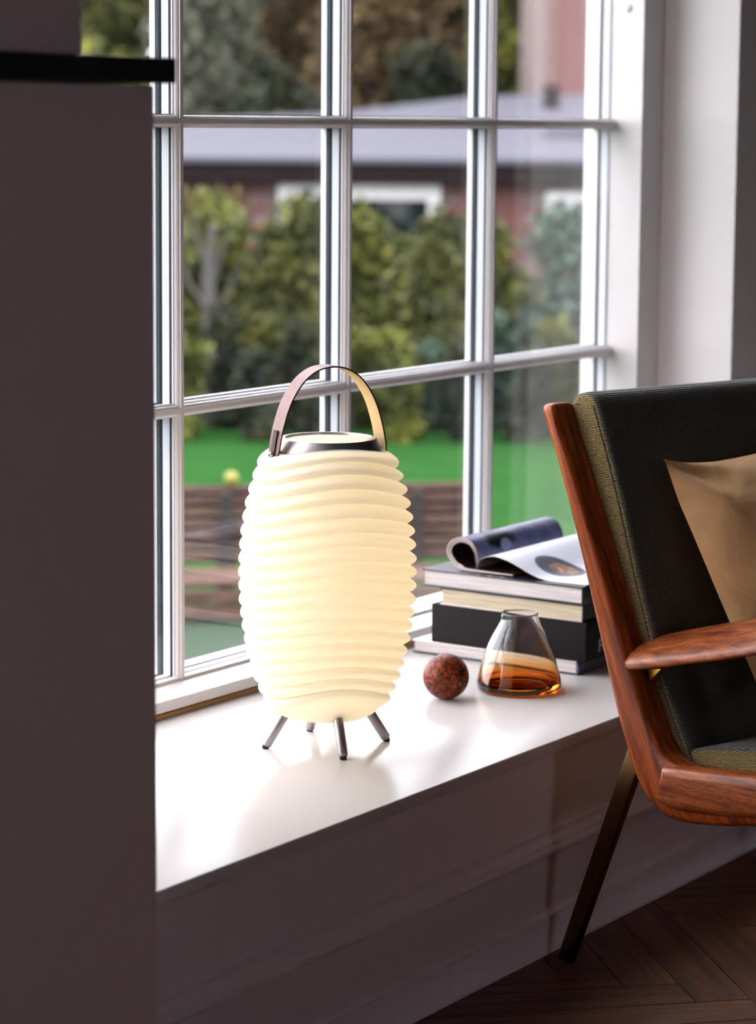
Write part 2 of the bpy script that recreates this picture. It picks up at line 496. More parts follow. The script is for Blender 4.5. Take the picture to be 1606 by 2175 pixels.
# ------------------------------------------------------------------ lamp
LX, LY, SZ = 3.371, 2.3655, 0.36
BULB = 5.4                            # the lamp's own light
lamp = empty('table_lamp', (LX, LY, SZ))
tag(lamp, 'glowing white beehive lamp with leather handle and four steel legs on the window seat', 'lamp')
CR = [(.464, .1127), (.4417, .1203), (.4195, .127), (.3970, .1325), (.3745, .1366), (.352, .1397), (.3297, .1416), (.307, .143), (.285, .1434), (.263, .143),
      (.2405, .1423), (.219, .140), (.1973, .1375), (.176, .134), (.1553, .1297), (.135, .124), (.115, .1185), (.0953, .1107), (.076, .102)]
CR = CR[::-1]
NS = 18
ts, rs, zs = [], [], []
for k in range(len(CR)):
    for q in range(NS):
        t = (q / NS) - 0.5
        kk = k + t
        i0 = min(max(int(math.floor(kk)), 0), len(CR) - 2)
        fq = kk - i0
        z = CR[i0][0] + (CR[i0 + 1][0] - CR[i0][0]) * fq
        env = CR[i0][1] + (CR[i0 + 1][1] - CR[i0][1]) * fq
        dep = 0.0125 if 0 < k < len(CR) - 1 else 0.008
        rr = env - dep * (1 - abs(math.cos(PI * t)) ** 0.85)
        rs.append(rr); zs.append(z)
# base under the lowest rib and neck above the top one
base = [(0.0, 0.048), (0.04, 0.0485), (0.062, 0.050), (0.074, 0.0535), (0.081, 0.0585), (0.086, 0.064)]
neck = [(0.1015, 0.4755), (0.094, 0.4785), (0.084, 0.4800)]
prof_l = base + list(zip(rs, zs)) + neck
def waveamp(z):
    s0 = min(max((z - 0.0485) / 0.014, 0), 1); s0 = s0 * s0 * (3 - 2 * s0)
    s1 = min(max((z - 0.445) / 0.04, 0), 1); s1 = s1 * s1 * (3 - 2 * s1)
    return 0.0138 * s0 * (1 - 0.55 * s1)
CAMAZ = math.atan2(-LY, -LX)          # the wave is fixed to the lamp; its crest happens to face the room
PHI0 = math.radians(14)
def wave(az, z):
    ph = az - CAMAZ
    return waveamp(z) * (math.cos(2 * (ph - PHI0)) + math.cos(2 * PHI0))
SEG = 144
verts = []
for i in range(SEG):
    az = 2 * PI * i / SEG
    for r, z in prof_l:
        verts.append((r * math.cos(az), r * math.sin(az), z + wave(az, z)))
n = len(prof_l)
faces = [(i * n + k, ((i + 1) % SEG) * n + k, ((i + 1) % SEG) * n + k + 1, i * n + k + 1) for i in range(SEG) for k in range(n - 1)]
def shade_mat(name, trans, refl):
    """white translucent plastic: lit from inside by the bulb, from outside by the day"""
    m, nn, ll, p = new_mat(name)
    p.inputs['Base Color'].default_value = refl
    p.inputs['Roughness'].default_value = 0.5
    p.inputs['Specular IOR Level'].default_value = 0.25
    tr = nn.new('ShaderNodeBsdfTranslucent'); tr.inputs[0].default_value = trans
    mx = nn.new('ShaderNodeMixShader'); mx.inputs[0].default_value = 0.5
    ll.new(p.outputs[0], mx.inputs[1]); ll.new(tr.outputs[0], mx.inputs[2])
    ll.new(mx.outputs[0], nn['Material Output'].inputs[0])
    return m
M_glow = shade_mat('translucent_polyethylene', (1.0, 0.97, 0.88, 1), (0.78, 0.77, 0.75, 1))
body = mesh_obj('shade', verts, faces, M_glow, lamp, smooth=True)
# metal collar follows the wave at its lower rim
cp = [(0.0875, 0.4725), (0.0892, 0.4725), (0.0890, 0.4755), (0.0785, 0.4985), (0.0765, 0.5012), (0.0740, 0.5018), (0.0690, 0.5018), (0.0685, 0.5000), (0.0685, 0.494)]
verts = []
for i in range(SEG):
    az = 2 * PI * i / SEG
    for k, (r, z) in enumerate(cp):
        verts.append((r * math.cos(az), r * math.sin(az), z + (wave(az, 0.475) * 0.9 if k < 3 else 0)))
n = len(cp)
faces = [(i * n + k, ((i + 1) % SEG) * n + k, ((i + 1) % SEG) * n + k + 1, i * n + k + 1) for i in range(SEG) for k in range(n - 1)]
tag(mesh_obj('collar', verts, faces, M_steel, lamp, autosmooth=35), 'brushed steel collar')
m2 = shade_mat('translucent_top', (0.75, 0.73, 0.68, 1), (0.62, 0.60, 0.56, 1))
lathe('top_diffuser', [(0.0, 0.4985), (0.06, 0.4985), (0.0684, 0.4975), (0.0684, 0.494)], 0, 0, m2, lamp, 64)
# the bulb inside
M_bulb, bn_, bl_, bp_ = new_mat('warm_bulb')
bp_.inputs['Emission Color'].default_value = (1.0, 0.715, 0.28, 1)
bp_.inputs['Emission Strength'].default_value = BULB
lathe('bulb', [(0.0, 0.105), (0.012, 0.106), (0.021, 0.113), (0.024, 0.160), (0.024, 0.440), (0.021, 0.452), (0.012, 0.459), (0.0, 0.460)], 0, 0, M_bulb, lamp, 24)
# legs
for fx, fy in ((3.294, 2.431), (3.436, 2.4457), (3.3035, 2.2845), (3.451, 2.301)):
    dx, dy = fx - LX, fy - LY
    rr = math.hypot(dx, dy)
    dx, dy = dx / rr, dy / rr
    top = Vector((dx * 0.060, dy * 0.060, 0.070)); ft = Vector((dx * 0.1015, dy * 0.1015, 0.004))
    ax = (ft - top).normalized()
    a = top; b = ft - ax * 0.0035
    lg = tube('leg', [a, a.lerp(b, 0.5), b, b + ax * 0.003], [0.0082, 0.0080, 0.0078, 0.0060], M_steel, lamp, 20)
    tube('foot', [ft - ax * 0.002, Vector((ft.x, ft.y, 0.0022)), Vector((ft.x, ft.y, 0.0))], [0.0056, 0.0058, 0.0050], M_rubber, lg, 16)
tube('charging_plug', [(0.004, 0.01, 0.055), (0.002, 0.012, 0.046), (-0.003, 0.008, 0.042), (-0.010, 0.006, 0.041)], [0.005, 0.005, 0.0042, 0.003], mat('clear_plug', srgb(210, 205, 196), 0.3), lamp, 12)
# leather handle
AL = math.radians(28)
rv = Vector((math.sin(YAW), -math.cos(YAW), 0)); dv = Vector((math.cos(YAW), math.sin(YAW), 0))
sv = rv * math.cos(AL) + dv * math.sin(AL)
tv = dv * math.cos(AL) - rv * math.sin(AL)
half = [(-.0985, .4700), (-.0965, .4840), (-.0930, .5040), (-.0880, .5250), (-.0795, .5510), (-.0680, .5740), (-.0510, .5960), (-.0300, .6105), (-.0100, .6160)]
path = half + [(0.010, .6160)] + [(-a, b) for a, b in half[::-1][1:]]
path = spline(path, 5)
WH, TH = 0.0185, 0.0024
bmH = bmesh.new()
rings = []
for i, (a, b) in enumerate(path):
    p0 = path[max(i - 1, 0)]; p1 = path[min(i + 1, len(path) - 1)]
    tx, tz = p1[0] - p0[0], p1[1] - p0[1]
    L = math.hypot(tx, tz); tx, tz = tx / L, tz / L
    nx, nz = -tz, tx                      # outward normal of the arc
    end = min(i, len(path) - 1 - i)
    w = WH * (0.72 + 0.28 * min(1, end / 6.0)) * (min(1.0, 0.55 + 0.25 * end))
    ring = []
    for sgn_w, off in ((-1, 0), (1, 0), (1, -TH), (-1, -TH)):
        v = sv * (a + nx * off) + tv * (w * sgn_w)
        ring.append(bmH.verts.new((v.x, v.y, b + nz * off)))
    rings.append(ring)
fo = []
for A, B in zip(rings, rings[1:]):
    for k in range(4):
        f = bmH.faces.new((A[k], A[(k + 1) % 4], B[(k + 1) % 4], B[k]))
        f.material_index = {0: 0, 2: 1}.get(k, 2)
for r_, fl in ((rings[0], 1), (rings[-1], -1)):
    f = bmH.faces.new(r_[::fl]); f.material_index = 2
hd = bm_obj('handle', bmH, M_leather, lamp)
hd.data.materials.append(M_suede); hd.data.materials.append(M_edge)
tag(hd, 'brown leather carrying strap with pale underside')
for sg in (-1, 1):
    c = sv * (sg * 0.0990)
    # stitched tab on the outside of the strap and a rivet through it
    tab = box('strap_tab', -0.0065, 0.0065, -0.0008, 0.0012, -0.006, 0.038, M_tab, lamp, 0.0007, 1)
    ang = math.atan2(sv.y * sg, sv.x * sg)
    tab.matrix_local = Matrix.Translation((c.x, c.y, 0.480)) @ Matrix.Rotation(ang - PI / 2 + PI, 4, 'Z') @ Matrix.Rotation(-0.17, 4, 'X')
    for k in range(9):
        s_ = box('stitch', -0.0045, -0.0035, 0.0010, 0.0016, 0.004 + k * 0.0036, 0.0062 + k * 0.0036, M_thread, tab)
    rvt = lathe('rivet', [(0.0, 0.0055), (0.003, 0.005), (0.0048, 0.003), (0.005, 0.0)], 0, 0, M_rivet, lamp, 20)
    rvt.matrix_local = Matrix.Translation((c.x + sv.x * sg * 0.0006, c.y + sv.y * sg * 0.0006, 0.479)) @ Matrix.Rotation(ang, 4, 'Z') @ Matrix.Rotation(PI / 2, 4, 'Y')
    # fixing post between collar and strap
    q0 = sv * (sg * 0.083)
    tube('handle_post', [(q0.x, q0.y, 0.481), (c.x, c.y, 0.479)], [0.004, 0.004], M_steel, lamp, 14)

# ------------------------------------------------------------------ cork ball
m, nn, ll, p = new_mat('red_cork')
tc = nn.new('ShaderNodeTexCoord')
v1 = nn.new('ShaderNodeTexVoronoi'); v1.inputs['Scale'].default_value = 130
n1 = nn.new('ShaderNodeTexNoise'); n1.inputs['Scale'].default_value = 150; n1.inputs['Detail'].default_value = 5
n2 = nn.new('ShaderNodeTexNoise'); n2.inputs['Scale'].default_value = 46; n2.inputs['Detail'].default_value = 3
for t in (v1, n1, n2): ll.new(tc.outputs['Object'], t.inputs['Vector'])
add = nn.new('ShaderNodeMath'); add.operation = 'MULTIPLY_ADD'; add.inputs[1].default_value = 0.68
ll.new(n1.outputs['Fac'], add.inputs[0]); 
mm_ = nn.new('ShaderNodeMath'); mm_.operation = 'MULTIPLY'; mm_.inputs[1].default_value = 0.32
ll.new(n2.outputs['Fac'], mm_.inputs[0]); ll.new(mm_.outputs[0], add.inputs[2])
r = ramp(nn, [(0.38, srgb(40, 16, 9)), (0.48, srgb(88, 34, 15)), (0.57, srgb(132, 56, 22)), (0.70, srgb(182, 88, 34))])
ll.new(add.outputs[0], r.inputs[0]); ll.new(r.outputs[0], p.inputs['Base Color'])
p.inputs['Roughness'].default_value = 0.42
p.inputs['Specular IOR Level'].default_value = 0.22
b = nn.new('ShaderNodeBump'); b.inputs['Strength'].default_value = 0.35; b.inputs['Distance'].default_value = 0.001
ll.new(v1.outputs['Distance'], b.inputs['Height']); ll.new(b.outputs[0], p.inputs['Normal'])
bm = bmesh.new()
bmesh.ops.create_uvsphere(bm, u_segments=64, v_segments=40, radius=0.0402)
# a shallow pit where a knot of bark fell out
for v in bm.verts:
    dd = (v.co.normalized() - Vector((-0.80, -0.44, 0.34)).normalized()).length
    if dd < 0.12:
        v.co *= 1 - 0.02 * (1 - dd / 0.12)
ball = bm_obj('cork_ball', bm, m, None, 60)
ball.location = (3.771, 2.392, SZ + 0.0402)
tag(ball, 'dark red cork ball on the window seat beside the glass vase', 'ball')

# ------------------------------------------------------------------ glass vase
FX, FY = 3.912, 2.328
outerp = [(0.0748, 0.004), (0.0760, 0.010), (0.0757, 0.016), (0.0728, 0.028), (0.0666, 0.050), (0.0588, 0.076), (0.0461, 0.102), (0.0385, 0.115), (0.0345, 0.1245), (0.0332, 0.131), (0.0330, 0.138)]
outer = spline(outerp, 4)
inner = [(max(r - 0.0026, 0), z) for r, z in outer if z > 0.016]
profv = [(0.0, 0.0012), (0.050, 0.0), (0.066, 0.0), (0.0715, 0.0012)] + outer + [(0.0325, 0.1395), (0.0312, 0.1395)] + inner[::-1][0:] + [(0.062, 0.0125), (0.040, 0.0112), (0.0, 0.0108)]
m, nn, ll, p = new_mat('two_tone_glass')
tc = nn.new('ShaderNodeTexCoord'); sp = nn.new('ShaderNodeSeparateXYZ')
ll.new(tc.outputs['Object'], sp.inputs[0])
mr = nn.new('ShaderNodeMapRange'); mr.inputs['From Min'].default_value = 0.0; mr.inputs['From Max'].default_value = 0.135
ll.new(sp.outputs['Z'], mr.inputs[0])
r = ramp(nn, [(0.0, srgb(226, 116, 36)), (0.13, srgb(228, 130, 46)), (0.22, srgb(240, 176, 96)), (0.36, srgb(248, 230, 200)), (0.6, (0.97, 0.97, 0.99, 1))])
ll.new(mr.outputs[0], r.inputs[0]); ll.new(r.outputs[0], p.inputs['Base Color'])
p.inputs['Transmission Weight'].default_value = 1.0
p.inputs['Roughness'].default_value = 0.0
p.inputs['IOR'].default_value = 1.45
vase = lathe('glass_vase', profv, 0, 0, m, None, 96, autosmooth=70)
vase.location = (FX, FY, SZ)
tag(vase, 'conical glass vase, clear neck and amber base, in front of the books', 'vase')

# ------------------------------------------------------------------ books
def page_mat(name, a, b, scale):
    m, n, l, p = new_mat(name)
    tc = n.new('ShaderNodeTexCoord'); mp = n.new('ShaderNodeMapping'); mp.inputs['Scale'].default_value = (2, 2, scale)
    nz = n.new('ShaderNodeTexNoise'); nz.inputs['Scale'].default_value = 5; nz.inputs['Detail'].default_value = 3
    l.new(tc.outputs['Object'], mp.inputs[0]); l.new(mp.outputs[0], nz.inputs['Vector'])
    r = ramp(n, [(0.35, a), (0.65, b)])
    l.new(nz.outputs['Fac'], r.inputs[0]); l.new(r.outputs[0], p.inputs['Base Color'])
    p.inputs['Roughness'].default_value = 0.9
    return m
M_page_white = page_mat('white_page_edges', srgb(196, 188, 186), srgb(226, 218, 214), 90)
M_page_cream = page_mat('cream_page_edges', srgb(184, 168, 140), srgb(216, 202, 174), 110)
M_navy = mat('dark_blue_cloth', srgb(36, 40, 52), 0.6, bump=0.2, bscale=600)
M_greyblue = mat('grey_blue_cloth', srgb(92, 96, 120), 0.75, noise=0.3, scale=60, bump=0.3, bscale=500)
M_blackcloth = mat('black_book_cloth', srgb(36, 33, 33), 0.8, bump=0.3, bscale=700, spec=0.12)
M_whitecover = mat('white_book_board', srgb(226, 218, 212), 0.5)
M_glossy_dark = mat('glossy_dark_cover', srgb(34, 36, 48), 0.28)
M_print_white = mat('white_lettering', srgb(196, 192, 206), 0.6)
def book(name, x0, x1, y0, y1, z0, z1, cover, pages, label, board=0.003, over=0.004, spine_round=0.0, spine_mat=None, low_cover=None):
    e = empty(name, ((x0 + x1) / 2, (y0 + y1) / 2, z0))
    tag(e, label, 'book', 'stack of large books on the window seat')
    X0, X1, Y0, Y1, H = x0 - (x0 + x1) / 2, x1 - (x0 + x1) / 2, y0 - (y0 + y1) / 2, y1 - (y0 + y1) / 2, z1 - z0
    box('page_block', X0 + over, X1 - over, Y0 + board, Y1 - over, board, H - board, pages, e)
    box('cover_board', X0, X1, Y0 + 0.002, Y1, H - board + 0.0001, H, cover, e, 0.0008, 1)
    box('cover_board', X0, X1, Y0 + 0.002, Y1, 0.0, board - 0.0001, low_cover or cover, e, 0.0008, 1)
    sp = [(Y0 + board * 0.9, 0.0)] + [(Y0 + 0.0015 - spine_round * math.sin(PI * k / 10), H * k / 10) for k in range(11)] + [(Y0 + board * 0.9, H)]
    prism('spine', sp, lambda p, t: (t, p[0], p[1]), X0, X1, spine_mat or cover, e, autosmooth=40)
    return e, X0, X1, Y0, H
bk1, *_ = book('book', 4.076, 4.345, 2.302, 2.662, SZ, 0.3852, M_whitecover, M_page_white, 'pale book with rounded grey-blue spine, lowest of the stack', 0.0032, 0.003, 0.004, spine_mat=M_greyblue, low_cover=M_navy)
# the big dark slipcased book
e2 = empty('book', (4.21, 2.454, 0.3853))
tag(e2, 'thick black slipcased book, second from the bottom of the stack', 'book', 'stack of large books on the window seat')
box('slipcase', -0.132, 0.135, -0.168, 0.167, 0.0, 0.0735, M_blackcloth, e2, 0.0022, 2)
book('book', 4.078, 4.335, 2.293, 2.603, 0.4590, 0.4912, mat('dark_cover', srgb(40, 38, 40), 0.5), M_page_cream, 'book with cream page edges and white lower board, third in the stack', 0.0026, 0.004, 0.001, low_cover=M_whitecover)
e4, *_ = book('book', 4.074, 4.340, 2.292, 2.640, 0.4913, 0.5245, M_glossy_dark, M_page_white, 'dark blue covered book under the open magazine, top of the stack', 0.003, 0.004, 0.001)
# spine lettering of the slipcased book (faces the room)
def text(body, size, loc, rot, material, parent, name='lettering', extrude=0.0004):
    cu = bpy.data.curves.new(name, 'FONT')
    cu.body = body; cu.size = size; cu.extrude = extrude; cu.align_x = 'LEFT'
    tmp = bpy.data.objects.new('tmp', cu)
    COL.objects.link(tmp)
    dg = bpy.context.evaluated_depsgraph_get()
    me = bpy.data.meshes.new_from_object(tmp.evaluated_get(dg))
    bpy.data.objects.remove(tmp)
    me.materials.clear()
    o = link(name, me, material, parent)
    o.location = loc; o.rotation_euler = rot
    return o
text('Fo', 0.034, (-0.086, -0.1683, 0.012), (PI / 2, 0, 0), M_print_white, e2)
text('I', 0.034, (-0.078, -0.1683, 0.042), (PI / 2, 0, 0), M_print_white, e2)
for k in range(4):
    box('printed_mark', -0.1315 - 0.0, -0.1255, 0.075 - 0.026 * k, 0.083 - 0.026 * k, 0.0331, 0.0334, M_print_white, e4)

# ------------------------------------------------------------------ open magazine with one half rolled under
mag = empty('open_magazine', (4.22, 2.45, 0.5247))
tag(mag, 'open magazine with its pages rolled into a tube on top of the books', 'magazine')
def mag_mat():
    m, n, l, p = new_mat('printed_pages')
    tc = n.new('ShaderNodeTexCoord'); sp = n.new('ShaderNodeSeparateXYZ')
    l.new(tc.outputs['Object'], sp.inputs[0])
    return m, n, l, p, tc, sp
def ellipse_mask(n, l, sp, cx, cy, rx, ry, soft, ax='X', ay='Y', nz=None, amt=0.0):
    def sub(o, c, r):
        a = n.new('ShaderNodeMath'); a.operation = 'SUBTRACT'; a.inputs[1].default_value = c; l.new(o, a.inputs[0])
        b = n.new('ShaderNodeMath'); b.operation = 'DIVIDE'; b.inputs[1].default_value = r; l.new(a.outputs[0], b.inputs[0])
        c2 = n.new('ShaderNodeMath'); c2.operation = 'MULTIPLY'; l.new(b.outputs[0], c2.inputs[0]); l.new(b.outputs[0], c2.inputs[1])
        return c2.outputs[0]
    s = n.new('ShaderNodeMath'); s.operation = 'ADD'
    l.new(sub(sp.outputs[ax], cx, rx), s.inputs[0]); l.new(sub(sp.outputs[ay], cy, ry), s.inputs[1])
    mr = n.new('ShaderNodeMapRange'); mr.inputs['From Min'].default_value = 1 - soft; mr.inputs['From Max'].default_value = 1 + soft
    mr.inputs['To Min'].default_value = 1; mr.inputs['To Max'].default_value = 0
    src = s.outputs[0]
    if nz is not None:
        a2 = n.new('ShaderNodeMath'); a2.operation = 'MULTIPLY_ADD'; a2.inputs[1].default_value = amt
        l.new(nz, a2.inputs[0]); l.new(src, a2.inputs[2]); src = a2.outputs[0]
    l.new(src, mr.inputs[0])
    return mr.outputs[0]
def mixc(n, l, fac, a, b):
    mx = n.new('ShaderNodeMix'); mx.data_type = 'RGBA'
    l.new(fac, mx.inputs[0])
    for idx, c in ((6, a), (7, b)):
        if isinstance(c, tuple): mx.inputs[idx].default_value = c
        else: l.new(c, mx.inputs[idx])
    return mx.outputs[2]
# flat page: white with a round picture of bread on a dark plate
m, n, l, p, tc, sp = mag_mat()
nz = n.new('ShaderNodeTexNoise'); nz.inputs['Scale'].default_value = 70; nz.inputs['Detail'].default_value = 4
l.new(tc.outputs['Object'], nz.inputs['Vector'])
bread = ramp(n, [(0.35, srgb(96, 60, 48)), (0.5, srgb(166, 116, 84)), (0.65, srgb(214, 172, 134))])
l.new(nz.outputs['Fac'], bread.inputs[0])
plate = ellipse_mask(n, l, sp, -0.032, -0.045, 0.051, 0.048, 0.06)
loaf = ellipse_mask(n, l, sp, -0.030, -0.051, 0.033, 0.031, 0.12, nz=nz.outputs['Fac'], amt=0.5)
c1 = mixc(n, l, plate, srgb(226, 229, 242), srgb(52, 58, 82))
c2 = mixc(n, l, loaf, c1, bread.outputs[0])
l.new(c2, p.inputs['Base Color']); p.inputs['Roughness'].default_value = 0.35
M_flat_page = m
# rolled page: blue-grey photograph with a dark and a pale shape
m, n, l, p, tc, sp = mag_mat()
nz = n.new('ShaderNodeTexNoise'); nz.inputs['Scale'].default_value = 22; nz.inputs['Detail'].default_value = 4
l.new(tc.outputs['Object'], nz.inputs['Vector'])
base_c = ramp(n, [(0.35, srgb(92, 98, 138)), (0.65, srgb(122, 128, 166))])
l.new(nz.outputs['Fac'], base_c.inputs[0])
dark = ellipse_mask(n, l, sp, -0.030, 0.050, 0.062, 0.018, 0.3, nz=nz.outputs['Fac'], amt=0.8, ay='Z')
pale = ellipse_mask(n, l, sp, -0.020, 0.040, 0.022, 0.014, 0.2, nz=nz.outputs['Fac'], amt=0.5, ay='Z')
c1 = mixc(n, l, dark, base_c.outputs[0], srgb(30, 28, 36))
c2 = mixc(n, l, pale, c1, srgb(160, 166, 204))
l.new(c2, p.inputs['Base Color']); p.inputs['Roughness'].default_value = 0.35
M_roll_page = m
M_paper = mat('magazine_paper_edge', srgb(214, 202, 196), 0.8)
M_inner_print = mat('dark_inner_print', srgb(58, 34, 32), 0.5, noise=0.4, scale=40)
def lg(pts): return [(y - 2.45, z - 0.5247) for y, z in pts]
outer = spline(lg([(2.452, .5268), (2.489, .5265), (2.522, .5262), (2.552, .5262), (2.574, .530), (2.587, .540), (2.595, .551), (2.597, .562), (2.593, .574), (2.583, .583), (2.568, .588), (2.552, .586), (2.540, .579), (2.532, .566), (2.529, .553), (2.5275, .541)]), 4)
offp = []
for i, (y, z) in enumerate(outer):
    a = outer[max(i - 1, 0)]; b = outer[min(i + 1, len(outer) - 1)]
    ty, tz = b[0] - a[0], b[1] - a[1]; L = math.hypot(ty, tz)
    th = 0.0055 + 0.0045 * math.sin(PI * min(1, i / len(outer) * 1.15))
    if i < 14: th = 0.0022 + 0.0033 * i / 14
    offp.append((y - tz / L * th, z + ty / L * th))
XA, XB = -0.128, 0.192
def sheet(name, a, b, mats, x0=XA, x1=XB):
    """thick bent stack of pages between curves a (outside) and b (inside)"""
    V, F = [], []
    k = len(a)
    for x in (x0, x1):
        V += [(x, y, z) for y, z in a] + [(x, y, z) for y, z in b]
    mi = []
    for i in range(k - 1):
        F.append((i, i + 1, 2 * k + i + 1, 2 * k + i)); mi.append(0)
        F.append((k + i, 3 * k + i, 3 * k + i + 1, k + i + 1)); mi.append(1)
        F.append((i, k + i, k + i + 1, i + 1)); mi.append(2)
        F.append((2 * k + i, 2 * k + i + 1, 3 * k + i + 1, 3 * k + i)); mi.append(2)
    F.append((0, 2 * k, 3 * k, k)); mi.append(2)
    F.append((k - 1, 2 * k - 1, 4 * k - 1, 3 * k - 1)); mi.append(2)
    o = mesh_obj(name, V, F, mats[0], mag, autosmooth=40)
    for mm in mats[1:]: o.data.materials.append(mm)
    o.data.polygons.foreach_set('material_index', mi)
    return o
tag(sheet('rolled_pages', outer, offp, [M_roll_page, M_inner_print, M_paper]), 'rolled blue-grey printed pages')
# separate sheets seen as lines in the edge of the roll
for q in (0.3, 0.55, 0.8):
    cen = [(a[0] + (b[0] - a[0]) * q, a[1] + (b[1] - a[1]) * q) for a, b in zip(outer, offp)][16:]
    cen2 = [(y + 0.0004, z + 0.0004) for y, z in cen]
    sheet('page', cen, cen2, [M_inner_print, M_inner_print, M_inner_print], XA - 0.0008, XA + 0.004)
right = spline(lg([(2.531, .534), (2.526, .546), (2.516, .5545), (2.502, .559), (2.485, .5595), (2.463, .5545), (2.440, .546), (2.420, .5375), (2.400, .5305), (2.380, .5265), (2.360, .5255), (2.330, .5258), (2.296, .5262)]), 4)
under = []
for i, (y, z) in enumerate(right):
    a = right[max(i - 1, 0)]; b = right[min(i + 1, len(right) - 1)]
    ty, tz = b[0] - a[0], b[1] - a[1]; L = math.hypot(ty, tz)
    under.append((y - tz / L * 0.0009 * -1, z + ty / L * 0.0009 * 1 if False else max(z - 0.0012, 0.0003)))
tag(sheet('flat_page', right, under, [M_flat_page, M_inner_print, M_paper]), 'pale page with a round picture of bread')

# ------------------------------------------------------------------ armchair
FOOT = (3.577, 2.045, 0.0)
ch = empty('armchair', FOOT, math.radians(-17 - 90))
tag(ch, 'teak armchair with charcoal tweed cushions and black metal legs beside the window seat', 'armchair')
out_l = [(-0.063, 0.905), (-0.046, 0.868), (-0.028, 0.828), (0.013, 0.73), (0.048, 0.636), (0.089, 0.521), (0.123, 0.429), (0.152, 0.366), (0.181, 0.322), (0.221, 0.297), (0.272, 0.292), (0.341, 0.303), (0.423, 0.320), (0.60, 0.352), (0.78, 0.385)]
out_r = [(0.79, 0.415), (0.60, 0.412), (0.421, 0.398), (0.319, 0.386), (0.255, 0.381), (0.222, 0.396), (0.190, 0.440), (0.160, 0.516), (0.128, 0.59), (0.090, 0.657), (0.034, 0.743), (-0.004, 0.811), (-0.026, 0.873), (-0.036, 0.910)]
cxl = lambda p, t: (p[0], t, p[1])
def resample(pts, n):
    P = np.array(spline(pts, 8)); d = np.r_[0, np.cumsum(np.linalg.norm(np.diff(P, axis=0), axis=1))]
    t = np.linspace(0, d[-1], n)
    return np.c_[np.interp(t, d, P[:, 0]), np.interp(t, d, P[:, 1])]
def side_frame(y0, y1):
    """boomerang-shaped side: rounded rectangular section swept from the back top to the seat front"""
    LL = [(-0.063, 0.903), (-0.046, 0.866), (-0.028, 0.828), (0.013, 0.730), (0.048, 0.636), (0.089, 0.521), (0.123, 0.429), (0.150, 0.369), (0.176, 0.328), (0.213, 0.301), (0.258, 0.292), (0.341, 0.303), (0.423, 0.320), (0.60, 0.352), (0.780, 0.385)]
    RR = [(-0.036, 0.906), (-0.022, 0.870), (-0.002, 0.833), (0.042, 0.742), (0.083, 0.656), (0.126, 0.560), (0.160, 0.490), (0.192, 0.432), (0.212, 0.403), (0.235, 0.386), (0.268, 0.380), (0.343, 0.388), (0.421, 0.397), (0.60, 0.410), (0.785, 0.412)]
    L2, R2 = np.array(spline(LL, 5)), np.array(spline(RR, 5))
    V, F = [], []
    K = 32
    yc, hy = (y0 + y1) / 2, (y1 - y0) / 2
    n_ = len(L2)
    for i in range(n_):
        c = (L2[i] + R2[i]) / 2; h = (R2[i] - L2[i]) / 2
        tip = 1.0
        for k in range(K):
            t = 2 * PI * k / K
            ca, sa = math.cos(t), math.sin(t)
            e = 0.42
            qa = math.copysign(abs(ca) ** e, ca); qs = math.copysign(abs(sa) ** e, sa)
            V.append((c[0] + h[0] * qa, yc + hy * qs, c[1] + h[1] * qa))
    # rounded top cap
    top = []
    d0 = (L2[0] + R2[0] - L2[1] - R2[1]); d0 = d0 / np.linalg.norm(d0)
    base_ring = V[:K]
    c0 = np.mean(np.array(base_ring), axis=0)
    for q, (sc_, up) in enumerate(((0.93, 0.005), (0.80, 0.0085), (0.55, 0.0105))):
        top.append([tuple(c0 + (np.array(v) - c0) * sc_ + np.array([d0[0] * up, 0, d0[1] * up])) for v in base_ring])
    off = len(V)
    for r_ in top: V += r_
    for i in range(n_ - 1):
        for k in range(K):
            F.append((i * K + k, i * K + (k + 1) % K, (i + 1) * K + (k + 1) % K, (i + 1) * K + k))
    chain = [0, off, off + K, off + 2 * K]
    for a, b in zip(chain, chain[1:]):
        for k in range(K):
            F.append((a + k, b + k, b + (k + 1) % K, a + (k + 1) % K))
    F.append(tuple(off + 2 * K + k for k in range(K)))
    F.append(tuple((n_ - 1) * K + k for k in range(K)))
    bm = bmesh.new(); me = bpy.data.meshes.new('side_frame'); me.from_pydata(V, [], F); bm.from_mesh(me)
    return bm_obj('side_frame', bm, M_teak_post, ch, 50)
side_frame(0.0, 0.052)
side_frame(0.583, 0.635)
# seat rails: fuller piece on the outside of each frame
def seat_rail(y0, y1):
    pts = [(0.228, 0.376), (0.262, 0.3795), (0.330, 0.387), (0.421, 0.398), (0.60, 0.412), (0.775, 0.412), (0.775, 0.394), (0.60, 0.362), (0.421, 0.334), (0.33, 0.319), (0.262, 0.312), (0.215, 0.318)]
    return prism('seat_rail', pts, cxl, y0, y1, M_teak, ch, bev=0.014, seg=5, autosmooth=50)
seat_rail(-0.010, 0.042)
seat_rail(0.593, 0.645)
box('back_rail', -0.02, 0.005, 0.045, 0.590, 0.78, 0.83, M_teak, ch, 0.004)
box('back_rail', 0.135, 0.16, 0.045, 0.590, 0.40, 0.45, M_teak, ch, 0.004)
box('front_rail', 0.735, 0.765, 0.045, 0.590, 0.372, 0.405, M_teak, ch, 0.004)
